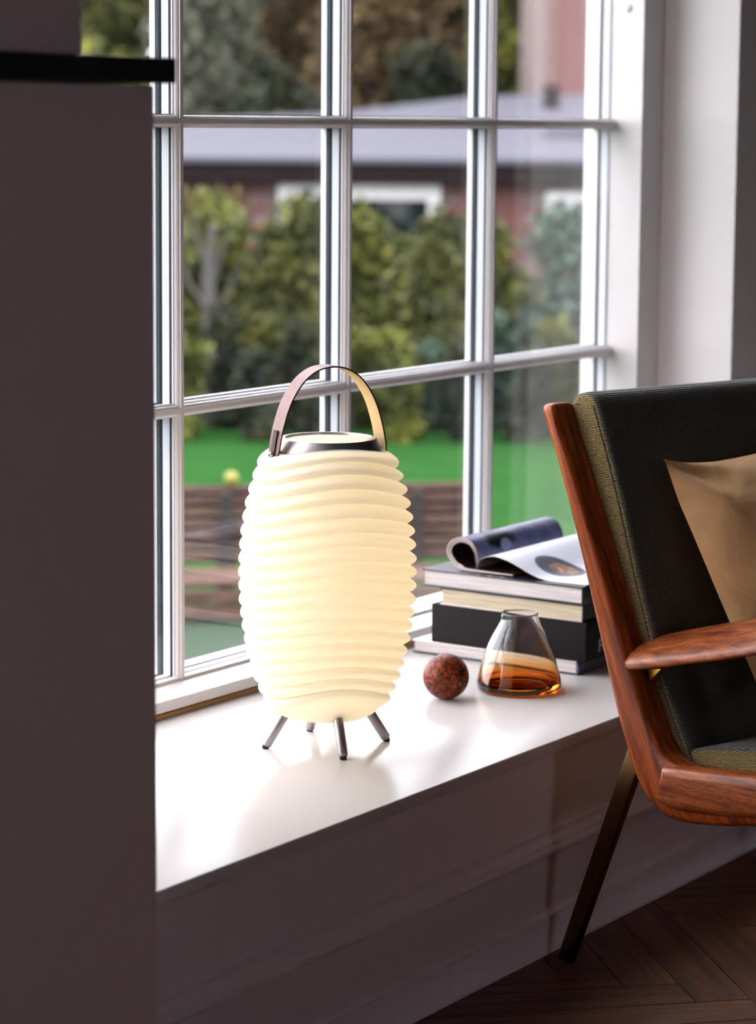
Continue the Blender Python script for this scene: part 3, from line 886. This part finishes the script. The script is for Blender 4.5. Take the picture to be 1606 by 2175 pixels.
# arms
def arm(yc, sgn):
    st = [(0.111, 0.005, 0.006), (0.114, 0.018, 0.0105), (0.124, 0.029, 0.0130), (0.150, 0.040, 0.0140), (0.20, 0.048, 0.0135), (0.29, 0.053, 0.0125), (0.42, 0.056, 0.0125), (0.52, 0.051, 0.012), (0.59, 0.038, 0.011), (0.625, 0.021, 0.009), (0.634, 0.001, 0.004)]
    SEGA = 24
    V, F = [], []
    for u, hw, ht in st:
        z = 0.528 + 0.275 * (u - 0.118)
        for k in range(SEGA):
            t = 2 * PI * k / SEGA
            cx_, sx_ = math.cos(t), math.sin(t)
            dy = hw * math.copysign(abs(cx_) ** 0.8, cx_)
            V.append((u - 0.20 * ht * sx_, yc + dy, z + sgn * dy * 0.42 + ht * math.copysign(abs(sx_) ** 0.8, sx_)))
    for i in range(len(st) - 1):
        for k in range(SEGA):
            F.append((i * SEGA + k, i * SEGA + (k + 1) % SEGA, (i + 1) * SEGA + (k + 1) % SEGA, (i + 1) * SEGA + k))
    F.append(tuple(range(SEGA))[::-1]); F.append(tuple((len(st) - 1) * SEGA + k for k in range(SEGA)))
    bm = bmesh.new()
    me = bpy.data.meshes.new('armrest'); me.from_pydata(V, [], F); bm.from_mesh(me)
    return bm_obj('armrest', bm, M_teak, ch, 60)
arm(0.036, 1)
arm(0.599, -1)
for y in (0.036, 0.599):
    prism('brass_wedge', [(0.158, 0.512), (0.187, 0.518), (0.163, 0.495)], cxl, y - 0.004, y + 0.012, M_brass, ch)  # gold wedge added in the gap under the arm
    prism('arm_support', [(0.50, 0.398), (0.545, 0.402), (0.535, 0.632), (0.505, 0.624)], cxl, y - 0.012, y + 0.012, M_teak, ch, bev=0.004)
# metal legs: two flat splayed bars on each side
def leg(y, pts):
    return prism('leg', pts, cxl, y, y + 0.016, M_legmetal, ch, bev=0.0025, seg=2)
M_legmetal = mat('bronzed_metal', srgb(96, 72, 44), 0.33, 1.0, noise=0.15, scale=15)
for y in (0.006, 0.612):
    lb = leg(y, [(0.150, 0.405), (0.185, 0.405), (0.018, 0.004), (-0.012, 0.004)])
    box('glide', -0.008, 0.014, y + 0.001, y + 0.015, 0.0, 0.0042, M_steel, lb)
    lf = leg(y, [(0.520, 0.360), (0.555, 0.366), (0.700, 0.004), (0.672, 0.004)])
    box('glide', 0.675, 0.698, y + 0.001, y + 0.015, 0.0, 0.0042, M_steel, lf)
# upholstery
def cushion(name, prof, y0, y1, bev, m):
    bm = bmesh.new()
    NY = 8
    rings = [[bm.verts.new((u, y0 + (y1 - y0) * j / NY, z)) for u, z in prof] for j in range(NY + 1)]
    n_ = len(prof)
    caps = [bm.faces.new(rings[0]), bm.faces.new(rings[-1][::-1])]
    for A, B in zip(rings, rings[1:]):
        for k in range(n_):
            bm.faces.new((A[k], B[k], B[(k + 1) % n_], A[(k + 1) % n_]))
    bmesh.ops.recalc_face_normals(bm, faces=bm.faces)
    es = list({e for f in caps for e in f.edges})
    bmesh.ops.bevel(bm, geom=es, offset=bev, segments=5, profile=0.5, affect='EDGES')
    return bm_obj(name, bm, m, ch, 60)
bk_front = [(0.262, 0.350), (0.224, 0.415), (0.178, 0.500), (0.144, 0.586), (0.117, 0.657), (0.090, 0.735), (0.060, 0.815), (0.028, 0.890), (0.018, 0.914), (0.006, 0.929), (-0.012, 0.934)]
bk_back = [(-0.030, 0.930), (-0.043, 0.918), (-0.045, 0.902), (-0.010, 0.815), (0.020, 0.735), (0.047, 0.657), (0.074, 0.586), (0.108, 0.500), (0.150, 0.415), (0.190, 0.350)]
bc = cushion('back_cushion', spline(bk_front, 3) + spline(bk_back, 3), 0.047, 0.588, 0.010, M_velvet)
bc.data.materials.append(M_tweed)
for f in bc.data.polygons:
    if abs(f.normal.y) > 0.8: f.material_index = 1
# piped seams of the back cushion
def seam_path(y):
    return [(u + 0.001, y, z) for u, z in spline(bk_front, 4)]
for y in (0.050, 0.585):
    tube('piping', [(u - 0.010, y - (0.0035 if y < .3 else -0.0035), z) for u, z in spline(bk_front[:-2], 4)], 0.0012, M_velvet, ch, 8)
st_top = [(0.226, 0.384), (0.236, 0.396), (0.30, 0.410), (0.42, 0.427), (0.60, 0.447), (0.74, 0.455), (0.772, 0.445), (0.780, 0.428)]
st_bot = [(0.775, 0.410), (0.74, 0.400), (0.60, 0.392), (0.42, 0.374), (0.30, 0.360), (0.24, 0.354), (0.228, 0.362)]
sc = cushion('seat_cushion', spline(st_top, 3) + spline(st_bot, 3), 0.052, 0.583, 0.008, M_velvet)
sc.data.materials.append(M_tweed)
for f in sc.data.polygons:
    if abs(f.normal.y) > 0.8: f.material_index = 1

# ------------------------------------------------------------------ linen cushion on the armchair
m, nn, ll, p = new_mat('tan_linen')
tc = nn.new('ShaderNodeTexCoord')
nz = nn.new('ShaderNodeTexNoise'); nz.inputs['Scale'].default_value = 11; nz.inputs['Detail'].default_value = 4; nz.inputs['Distortion'].default_value = 0.9
fi = nn.new('ShaderNodeTexNoise'); fi.inputs['Scale'].default_value = 700; fi.inputs['Detail'].default_value = 2
ll.new(tc.outputs['Object'], nz.inputs['Vector']); ll.new(tc.outputs['Object'], fi.inputs['Vector'])
r = ramp(nn, [(0.3, srgb(204, 154, 102)), (0.7, srgb(222, 176, 122))])
ll.new(nz.outputs['Fac'], r.inputs[0]); ll.new(r.outputs[0], p.inputs['Base Color'])
p.inputs['Roughness'].default_value = 0.9
p.inputs['Sheen Weight'].default_value = 0.2
b1 = nn.new('ShaderNodeBump'); b1.inputs['Strength'].default_value = 0.45; b1.inputs['Distance'].default_value = 0.012
b2 = nn.new('ShaderNodeBump'); b2.inputs['Strength'].default_value = 0.3; b2.inputs['Distance'].default_value = 0.001
ll.new(nz.outputs['Fac'], b1.inputs['Height']); ll.new(fi.outputs['Fac'], b2.inputs['Height'])
ll.new(b1.outputs[0], b2.inputs['Normal']); ll.new(b2.outputs[0], p.inputs['Normal'])
M_linen = m
NP = 56
def pillow_side(sgn):
    V = []
    return V
e2v = Vector((0.200, 0.035, -0.375)).normalized()
e1v = Vector((-0.02, 1.0, 0.075)).normalized()
nv = e1v.cross(e2v).normalized()
if nv.x < 0: nv = -nv
C0 = Vector((0.108, 0.120, 0.826))
SP = 0.200
cc = C0 + e1v * SP + e2v * SP
V, F = [], []
for side in (1, -1):
    for i in range(NP + 1):
        for j in range(NP + 1):
            a = 2 * i / NP - 1; b = 2 * j / NP - 1
            pa = a * (1 + 0.05 * (1 - b * b)); pb = b * (1 - 0.075 * (1 - a ** 4))
            ear = (abs(a) * abs(b)) ** 7
            pa *= 1 + 0.045 * ear; pb *= 1 + 0.05 * ear
            th = 0.098 * ((1 - a * a) ** 0.72) * ((1 - b * b) ** 0.72)
            wr = 0.0055 * math.sin(9 * (a + b) + 3 * a * b) * (1 - a * a) * (1 - b * b)
            # folds running in from the corner
            dcorner = math.hypot(a + 1, b + 1)
            wr += 0.010 * math.sin(7 * math.atan2(b + 1.02, a + 1.02) + 0.6) * math.exp(-(dcorner / 0.55) ** 2) * min(1, dcorner * 3)
            V.append(tuple(cc + e1v * (pa * SP) + e2v * (pb * SP) + nv * ((th if side > 0 else -0.3 * th) + wr)))
N1 = (NP + 1) ** 2
for s_ in range(2):
    for i in range(NP):
        for j in range(NP):
            q = [s_ * N1 + i * (NP + 1) + j, s_ * N1 + (i + 1) * (NP + 1) + j, s_ * N1 + (i + 1) * (NP + 1) + j + 1, s_ * N1 + i * (NP + 1) + j + 1]
            F.append(tuple(q if s_ == 0 else q[::-1]))
chm = Matrix.Translation(FOOT) @ Matrix.Rotation(math.radians(-107), 4, 'Z')
me = bpy.data.meshes.new('linen_cushion'); me.from_pydata(V, [], F)
bm = bmesh.new(); bm.from_mesh(me); bmesh.ops.remove_doubles(bm, verts=bm.verts, dist=2e-4)
pil = bm_obj('linen_cushion', bm, M_linen, None, 70)
pil.matrix_world = chm
tag(pil, 'tan linen scatter cushion leaning on the armchair back', 'cushion')

# ================================================================== garden outside
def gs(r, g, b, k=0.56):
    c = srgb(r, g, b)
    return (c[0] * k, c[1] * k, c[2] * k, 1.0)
GZ = -0.70
def gd(depth, right, z=0.0):
    return Vector((math.cos(YAW) * depth + math.sin(YAW) * right, math.sin(YAW) * depth - math.cos(YAW) * right, z))
GROT = YAW - PI / 2          # local x to the right of the view, local y away
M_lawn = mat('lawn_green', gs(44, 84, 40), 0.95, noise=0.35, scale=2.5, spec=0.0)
M_near_lawn = mat('lawn_glass_haze', gs(58, 76, 60), 0.9, noise=0.12, scale=1.5, spec=0.0)  # paler near lawn: glass reflection put into the colour
gr = box('ground', -60, 60, -70, 60, -0.3, 0.0, M_lawn)
gr.location = gd(32.4, 0, GZ); gr.rotation_euler = (0, 0, GROT)
# lawn carried on under the house to block light from below
struct(gr, 'green lawn of the garden outside the window', 'ground')
te = box('ground_near', -4.5, 6.0, -1.5, 4.6, 0.0, 0.02, M_near_lawn)
te.location = gd(6.0, 0, GZ); te.rotation_euler = (0, 0, GROT)
struct(te, 'near lawn close under the window, paled with painted glass reflection', 'paving')

def gpart(o, parent):
    o.parent = parent
    return o
# slatted garden bench
bn = empty('garden_bench', gd(11.0, -0.28, GZ), GROT + math.radians(9))
tag(bn, 'weathered slatted wooden garden bench on the lawn, seen through the lower panes', 'bench')
def slat(name, x0, x1, y0, y1, z0, z1, m=M_slat):
    return box(name, x0, x1, y0, y1, z0, z1, m, bn, 0.003, 1)
for k in range(7):
    z1 = 0.525 - k * 0.047
    slat('back_slat', -0.78, 0.70, 0.0 - 0.006 * k, 0.02 - 0.006 * k, z1 - 0.031, z1)
slat('dark_gap_backing', -0.77, 0.69, 0.0215, 0.030, 0.19, 0.51, M_slat_dark)  # dark sheet added behind the slats to make the gaps dark
for k in range(5):
    slat('seat_slat', -0.78, 0.70, -0.42 + k * 0.075, -0.36 + k * 0.075, 0.165, 0.185)
for k in range(2):
    slat('front_slat', -0.78, 0.70, -0.445, -0.425, 0.035 + 0.065 * k, 0.09 + 0.065 * k)
for x in (-0.74, -0.40, 0.25, 0.62):
    slat('post', x, x + 0.07, 0.0305, 0.07, 0.0, 0.50, M_slat_dark)
for x in (-0.40, 0.42):
    box('upright', x, x + 0.05, -0.062, -0.040, 0.186, 0.50, M_slat_dark, bn, 0.003, 1, Matrix.Identity(4))
for x in (-0.74, 0.60):
    slat('leg', x, x + 0.06, -0.40, -0.34, 0.0, 0.164, M_slat_dark)
for x in (-0.74, 0.60):
    slat('seat_bearer', x, x + 0.05, -0.34, 0.02, 0.12, 0.164, M_slat_dark)
yb = lathe('yellow_ball', [(0.03 * math.sin(PI * k / 14), -0.03 * math.cos(PI * k / 14)) for k in range(15)], 0, 0, mat('yellow_rubber', gs(150, 146, 44), 0.6), None, 24, autosmooth=60)
pb = bn.matrix_basis @ Vector((-0.345, 0.02, 0.555))
yb.location = gd(11.0, -0.28, GZ) + Matrix.Rotation(GROT + math.radians(9), 3, 'Z') @ Vector((-0.345, 0.010, 0.5555))
tag(yb, 'small yellow ball lying on top of the garden bench back', 'ball')

# ---------------------------------------------------------------- planting
def leaf_mat(name, stops, clump=3.2):
    m, n, l, p = new_mat(name)
    g = n.new('ShaderNodeNewGeometry')
    r = ramp(n, stops)
    # leaf tones vary in clumps; dark ones also paint in hedge shadows
    tc = n.new('ShaderNodeTexCoord')
    nz = n.new('ShaderNodeTexNoise'); nz.inputs['Scale'].default_value = clump; nz.inputs['Detail'].default_value = 3
    l.new(tc.outputs['Object'], nz.inputs['Vector'])
    ctr = n.new('ShaderNodeMapRange'); ctr.inputs['From Min'].default_value = 0.32; ctr.inputs['From Max'].default_value = 0.68
    l.new(nz.outputs['Fac'], ctr.inputs[0])
    mixf = n.new('ShaderNodeMix'); mixf.inputs[0].default_value = 0.62
    l.new(g.outputs['Random Per Island'], mixf.inputs[2]); l.new(ctr.outputs[0], mixf.inputs[3])
    l.new(mixf.outputs[0], r.inputs[0])
    l.new(r.outputs[0], p.inputs['Base Color'])
    p.inputs['Roughness'].default_value = 0.65
    p.inputs['Specular IOR Level'].default_value = 0.2
    p.inputs['Subsurface Weight'].default_value = 0.0
    return m
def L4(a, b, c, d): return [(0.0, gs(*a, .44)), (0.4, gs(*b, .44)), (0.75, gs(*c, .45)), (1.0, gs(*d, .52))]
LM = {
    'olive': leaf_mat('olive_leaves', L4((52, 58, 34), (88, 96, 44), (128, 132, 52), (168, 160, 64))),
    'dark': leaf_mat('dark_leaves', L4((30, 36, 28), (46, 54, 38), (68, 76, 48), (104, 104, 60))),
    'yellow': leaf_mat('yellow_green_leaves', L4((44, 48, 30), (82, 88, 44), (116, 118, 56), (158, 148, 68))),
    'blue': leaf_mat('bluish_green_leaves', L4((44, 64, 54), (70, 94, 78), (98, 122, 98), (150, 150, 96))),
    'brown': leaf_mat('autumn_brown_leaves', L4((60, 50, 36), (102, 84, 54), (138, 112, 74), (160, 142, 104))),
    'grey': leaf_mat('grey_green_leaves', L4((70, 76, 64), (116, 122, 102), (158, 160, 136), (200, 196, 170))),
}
M_bark = mat('grey_bark', gs(82, 78, 74), 0.95, noise=0.3, scale=6, bump=0.6, bscale=30)

def leaves_mesh(name, centers, radii, count, size, seed, material, parent):
    """real leaf blades (4-point, folded along the rib) filling overlapping ellipsoids"""
    g = np.random.default_rng(seed)
    C = np.array(centers, float); Rr = np.array(radii, float)
    vol = np.prod(Rr, axis=1) ** (2 / 3); idx = g.choice(len(C), size=count, p=vol / vol.sum())
    dirs = g.normal(size=(count, 3)); dirs /= np.linalg.norm(dirs, axis=1)[:, None]
    rad = g.random(count) ** (1 / 3.0)
    P = C[idx] + dirs * Rr[idx] * rad[:, None] + g.normal(size=(count, 3)) * Rr[idx] * 0.16
    a = g.normal(size=(count, 3)); a /= np.linalg.norm(a, axis=1)[:, None]
    b = np.cross(a, g.normal(size=(count, 3))); b /= np.linalg.norm(b, axis=1)[:, None]
    c = np.cross(a, b)
    s = size * (0.6 + 0.8 * g.random(count))[:, None]
    v = np.stack([P - a * s, P - b * s * 0.45 + c * s * 0.12, P + a * s, P + b * s * 0.45 + c * s * 0.12], axis=1).reshape(-1, 3)
    me = bpy.data.meshes.new(name)
    me.vertices.add(count * 4); me.vertices.foreach_set('co', v.ravel())
    me.loops.add(count * 4); me.loops.foreach_set('vertex_index', np.arange(count * 4, dtype=np.int32))
    me.polygons.add(count); me.polygons.foreach_set('loop_start', np.arange(0, count * 4, 4, dtype=np.int32))
    me.polygons.foreach_set('loop_total', np.full(count, 4, dtype=np.int32))
    me.update(); me.validate()
    o = link(name, me, material, parent)
    o['kind'] = 'stuff'
    return o

def plant(name, depth, right, height, width, kind, count, leaf, seed, label, cat, group, trunk=0.03, stem_h=0.3, blobs=7):
    e = empty(name, gd(depth, right, GZ), GROT)
    tag(e, label, cat, group)
    g = random.Random(seed)
    cs, rsd = [], []
    for k in range(blobs):
        t = k / max(1, blobs - 1)
        zc = stem_h * height + (1 - stem_h) * height * (0.12 + 0.76 * t)
        spread = width * 0.17 * (1 - 0.45 * t)
        ang = g.uniform(0, 2 * PI)
        cs.append((spread * math.cos(ang), spread * math.sin(ang), zc))
        rr = width * (0.29 - 0.07 * t) * g.uniform(0.9, 1.12)
        rsd.append((rr, rr, min(rr * 0.9, height * 0.30)))
    leaves_mesh('foliage', cs, rsd, count, leaf, seed, LM[kind], e)
    bm = bmesh.new()
    add_tube(bm, [(0, 0, -0.02), (0.02 * height, 0, height * 0.25), (-0.01 * height, 0.01, height * 0.5), (0.01, 0, height * 0.8)], [trunk * 1.2, trunk, trunk * 0.7, trunk * 0.3], 8)
    for c in cs[:6]:
        add_tube(bm, [(0.015 * height, 0, height * 0.22), (c[0] * 0.5, c[1] * 0.5, (c[2] + height * 0.3) * 0.5), c], [trunk * 0.5, trunk * 0.35, trunk * 0.15], 6)
    bm_obj('trunk', bm, M_bark, e, 60)
    return e

SH = 'shrubs along the far edge of the lawn'
for (d, r_, h, w, k, cnt, lf, sd, lab, st) in [
    (18.2, -0.62, 1.52, 1.10, 'yellow', 4200, 0.050, 101, 'yellow-green shrub left of the second glazing bar, under the far house', 0.06),
    (18.2, -1.72, 1.62, 1.06, 'dark', 3800, 0.055, 102, 'dark green shrub directly right of the leftmost glazing bar', 0.06),
    (18.2, 0.36, 1.44, 0.84, 'yellow', 4000, 0.050, 103, 'yellow-flecked shrub in the third column of panes under the white house window', 0.06),
    (18.2, 1.34, 1.44, 1.06, 'blue', 4000, 0.055, 104, 'bluish green shrub in the rightmost column of panes', 0.06),
    (18.2, 2.55, 1.5, 1.2, 'dark', 2600, 0.06, 105, 'dark shrub mostly behind the right window jamb', 0.06),
    (18.2, -2.95, 1.6, 1.2, 'olive', 2600, 0.06, 106, 'olive shrub mostly behind the taupe wall block', 0.06),
    (19.5, -1.16, 1.50, 1.20, 'olive', 4000, 0.055, 111, 'olive shrub behind the grey sapling', 0.06),
    (19.5, -0.10, 1.40, 0.90, 'olive', 3600, 0.055, 112, 'olive shrub behind the second glazing bar', 0.06),
    (19.5, 0.85, 1.34, 0.98, 'olive', 3600, 0.055, 113, 'olive shrub behind the third glazing bar', 0.06),
    (19.5, 1.95, 1.44, 1.06, 'dark', 3600, 0.055, 114, 'dark shrub behind the bluish green one', 0.06)]:
    plant('leafy_shrub', d, r_, h, w, k, cnt, lf, sd, lab, 'shrub', SH, stem_h=st)
NTH = ['first', 'second', 'third', 'fourth', 'fifth', 'sixth', 'seventh', 'eighth', 'ninth', 'tenth']
for row in range(2):
    for k in range(10):
        plant('low_shrub', 16.9 + 0.55 * row, -2.15 + 0.45 * k + 0.22 * row, 0.50 + 0.08 * ((k * 3 + row) % 4) + 0.10 * row, 0.42, 'blue' if (k + row) in (6, 7) and row == 1 else ('dark', 'dark', 'olive')[(k + row) % 3], 1500, 0.042, 140 + k + 20 * row,
              NTH[k] + ' low shrub from the left in the ' + ('front' if row == 0 else 'rear') + ' row along the lawn edge', 'shrub', 'low shrubs along the lawn edge', trunk=0.02, stem_h=0.0, blobs=6)
# grey trunk of a bare small tree between the first shrubs
bt = empty('bare_sapling', gd(17.80, -1.17, GZ), GROT)
tag(bt, 'bare grey sapling trunk between the dark and the yellow-green shrub', 'sapling')
bm = bmesh.new()
add_tube(bm, [(0, 0, -0.02), (0.02, 0, 0.5), (0.0, 0.02, 1.0), (0.03, 0, 1.35)], [0.06, 0.055, 0.045, 0.025], 10)
bm_obj('trunk', bm, M_bark, bt, 60)
bm = bmesh.new()
for sx, zz in ((-0.25, 0.9), (0.22, 0.8), (0.15, 1.05), (-0.12, 1.15)):
    add_tube(bm, [(0.01, 0, zz - 0.15), (sx * 0.5, 0.02, zz + 0.05), (sx, 0, zz + 0.3)], [0.02, 0.014, 0.006], 6)
bm_obj('branches', bm, M_bark, bt, 60)
TR = 'trees behind the far house'
tree_list = [
    (36.0, -5.0, 6.5, 2.6, 'olive', 'olive-yellow tree above the black shelf in the upper left pane'),
    (36.0, -2.45, 6.8, 2.4, 'grey', 'grey-green tree in the top pane left of the second glazing bar'),
    (36.0, -0.15, 6.2, 2.2, 'brown', 'brown autumn tree left in the top pane of the third column'),
    (36.0, 1.95, 6.6, 1.9, 'olive', 'olive tree left of the tall brick house'),
    (39.5, -1.3, 6.4, 2.6, 'brown', 'pale brownish tree behind the second glazing bar'),
    (39.5, 1.2, 6.8, 2.4, 'brown', 'brown autumn tree right in the top pane of the third column'),
    (39.5, -3.9, 7.0, 2.5, 'yellow', 'yellow-green tree behind the glazing bar right of the black shelf'),
    (32.5, -1.35, 2.75, 1.8, 'dark', 'low dark green tree just above the far roof, left of the second glazing bar'),
    (32.5, 0.68, 2.9, 1.9, 'dark', 'low dark green tree just above the far roof, in the third column of panes'),
    (32.5, -3.35, 2.9, 1.9, 'olive', 'low olive tree just above the black shelf end'),
    (39.5, 5.0, 7.2, 3.0, 'grey', 'grey-green tree behind the tall brick house'),
    (39.5, -7.5, 7.5, 4.0, 'olive', 'tall olive tree far to the left behind the wall block'),
]
for i, (d, r_, h, w, k, lab) in enumerate(tree_list):
    plant('leafy_tree', d, r_, h, w, k, 6500, 0.10, 300 + i, lab, 'tree', TR, 0.12, 0.12, 10)
# dense evergreen backdrop, tree by tree; made taller to keep sky off the sill
ORD = ['first', 'second', 'third', 'fourth', 'fifth', 'sixth', 'seventh', 'eighth']
for row in range(2):
    for i in range(8):
        plant('evergreen_tree', 44 + row * 3.6, -9.6 + i * 2.6 + row * 1.3, 13.2 + (i * 37 % 5) * 0.5, 2.35, ('dark', 'olive', 'dark', 'grey')[(i + row) % 4], 9000, 0.16, 400 + i + 20 * row,
              ORD[i] + ' evergreen tree from the left in the ' + ('nearer' if row == 0 else 'farther') + ' far row', 'tree', 'far rows of evergreens', 0.16, 0.04, 18)

# ---------------------------------------------------------------- low brick house with pale roof
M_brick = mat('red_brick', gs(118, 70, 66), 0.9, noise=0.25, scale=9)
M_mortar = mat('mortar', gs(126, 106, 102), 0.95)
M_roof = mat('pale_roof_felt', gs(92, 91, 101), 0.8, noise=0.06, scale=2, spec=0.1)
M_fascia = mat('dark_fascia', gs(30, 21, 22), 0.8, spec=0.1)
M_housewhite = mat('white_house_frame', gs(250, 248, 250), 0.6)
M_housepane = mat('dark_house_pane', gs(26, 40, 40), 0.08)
hs = empty('brick_house', gd(21.0, 0, GZ), GROT)
tag(hs, 'low red brick house with pale flat roof and white windows beyond the garden', 'house')
box('wall', -5.0, 5.5, 0.0, 6.9, 0.0, 1.68, M_mortar, hs)
WIN = [(-0.82, 0.485, 0.78, 1.565), (1.33, 2.55, 0.78, 1.515)]
bricks = []
bm = bmesh.new(); add_box(bm, 0, 0.23, -0.012, 0.03, 0, 0.063, 0.003, 1)
o = bm_obj('brick', bm, M_brick); brick_me = o.data; bpy.data.objects.remove(o)
def lay(parent, x0, x1, z0, z1, holes=(), y=0.0):
    c = 0
    row = 0
    z = z0
    while z < z1:
        x = x0 + (0.12 if row % 2 else 0.0)
        while x < x1:
            if not any(a - 0.23 < x < b and zz0 - 0.07 < z < zz1 for a, b, zz0, zz1 in holes):
                o = bpy.data.objects.new('brick', brick_me); COL.objects.link(o); o.parent = parent
                o.location = (x + rng.uniform(-.002, .002), y - rng.uniform(0, .004), z)
                c += 1
            x += 0.242
        z += 0.075; row += 1
    return c
lay(hs, -1.75, 1.95, 0.96, 1.62, WIN)
for (x0, x1, z0, z1) in WIN:
    fr = empty('tmp')
    bpy.data.objects.remove(fr)
    bm = bmesh.new()
    t = 0.125
    add_box(bm, x0, x1, -0.06, 0.02, z1 - t, z1, 0.004, 1)
    add_box(bm, x0, x1, -0.06, 0.02, z0, z0 + t, 0.004, 1)
    add_box(bm, x0, x0 + 0.10, -0.055, 0.02, z0 + t, z1 - t, 0.004, 1)
    add_box(bm, x1 - 0.10, x1, -0.055, 0.02, z0 + t, z1 - t, 0.004, 1)
    f = bm_obj('window_frame', bm, M_housewhite, hs)
    box('pane', x0 + 0.09, x1 - 0.09, -0.02, 0.0, z0 + t - .01, z1 - t + .01, M_housepane, f)
rx = [-5.4, -0.52, 1.0, 1.7, 5.9]
rz = [1.92, 2.15, 2.335, 2.36, 2.36]
RV, RF = [], []
for x, zb in zip(rx, rz):
    RV += [(x, -0.30, 1.735), (x, -0.30, 1.775), (x, 7.3, zb), (x, 7.3, zb - 0.04)]
for i in range(4):
    for k in range(4):
        RF.append((i * 4 + k, i * 4 + (k + 1) % 4, i * 4 + 4 + (k + 1) % 4, i * 4 + 4 + k))
RF += [(0, 1, 2, 3), (16, 19, 18, 17)]
bm = bmesh.new(); me = bpy.data.meshes.new('roof'); me.from_pydata(RV, [], RF); bm.from_mesh(me)
bm_obj('roof', bm, M_roof, hs)
box('fascia', -5.3, 5.8, -0.27, -0.20, 1.585, 1.733, M_fascia, hs)
box('soffit', -5.3, 5.8, -0.199, -0.001, 1.60, 1.64, M_fascia, hs)
sk = box('skylight', 1.42, 1.98, 1.7, 2.3, 1.88, 2.02, mat('skylight_frame', gs(70, 72, 86), 0.5), hs, 0.02, 2)
box('skylight_glass', 1.48, 1.92, 1.76, 2.24, 2.02, 2.032, M_housepane, sk)
box('roof_vent', 1.62, 1.78, 5.2, 5.36, 2.16, 2.44, M_fascia, hs, 0.015, 2)
# tall brick house behind
hb = empty('tall_brick_house', gd(29.0, 0, GZ), GROT)
tag(hb, 'tall pinkish brick house wall at the right of the top panes', 'house')
box('wall', 1.80, 6.5, 0.0, 5.0, 0.0, 7.6, M_mortar, hb)
lay(hb, 1.80, 2.62, 2.03, 3.60)
prism('roof', [(-0.3, 7.6), (2.5, 9.2), (5.3, 7.6)], lambda p, t: (t, p[0], p[1]), 1.5, 6.8, M_fascia, hb)

bpy.context.view_layer.update()
print('planks', n_pl, 'objects', len(bpy.data.objects))
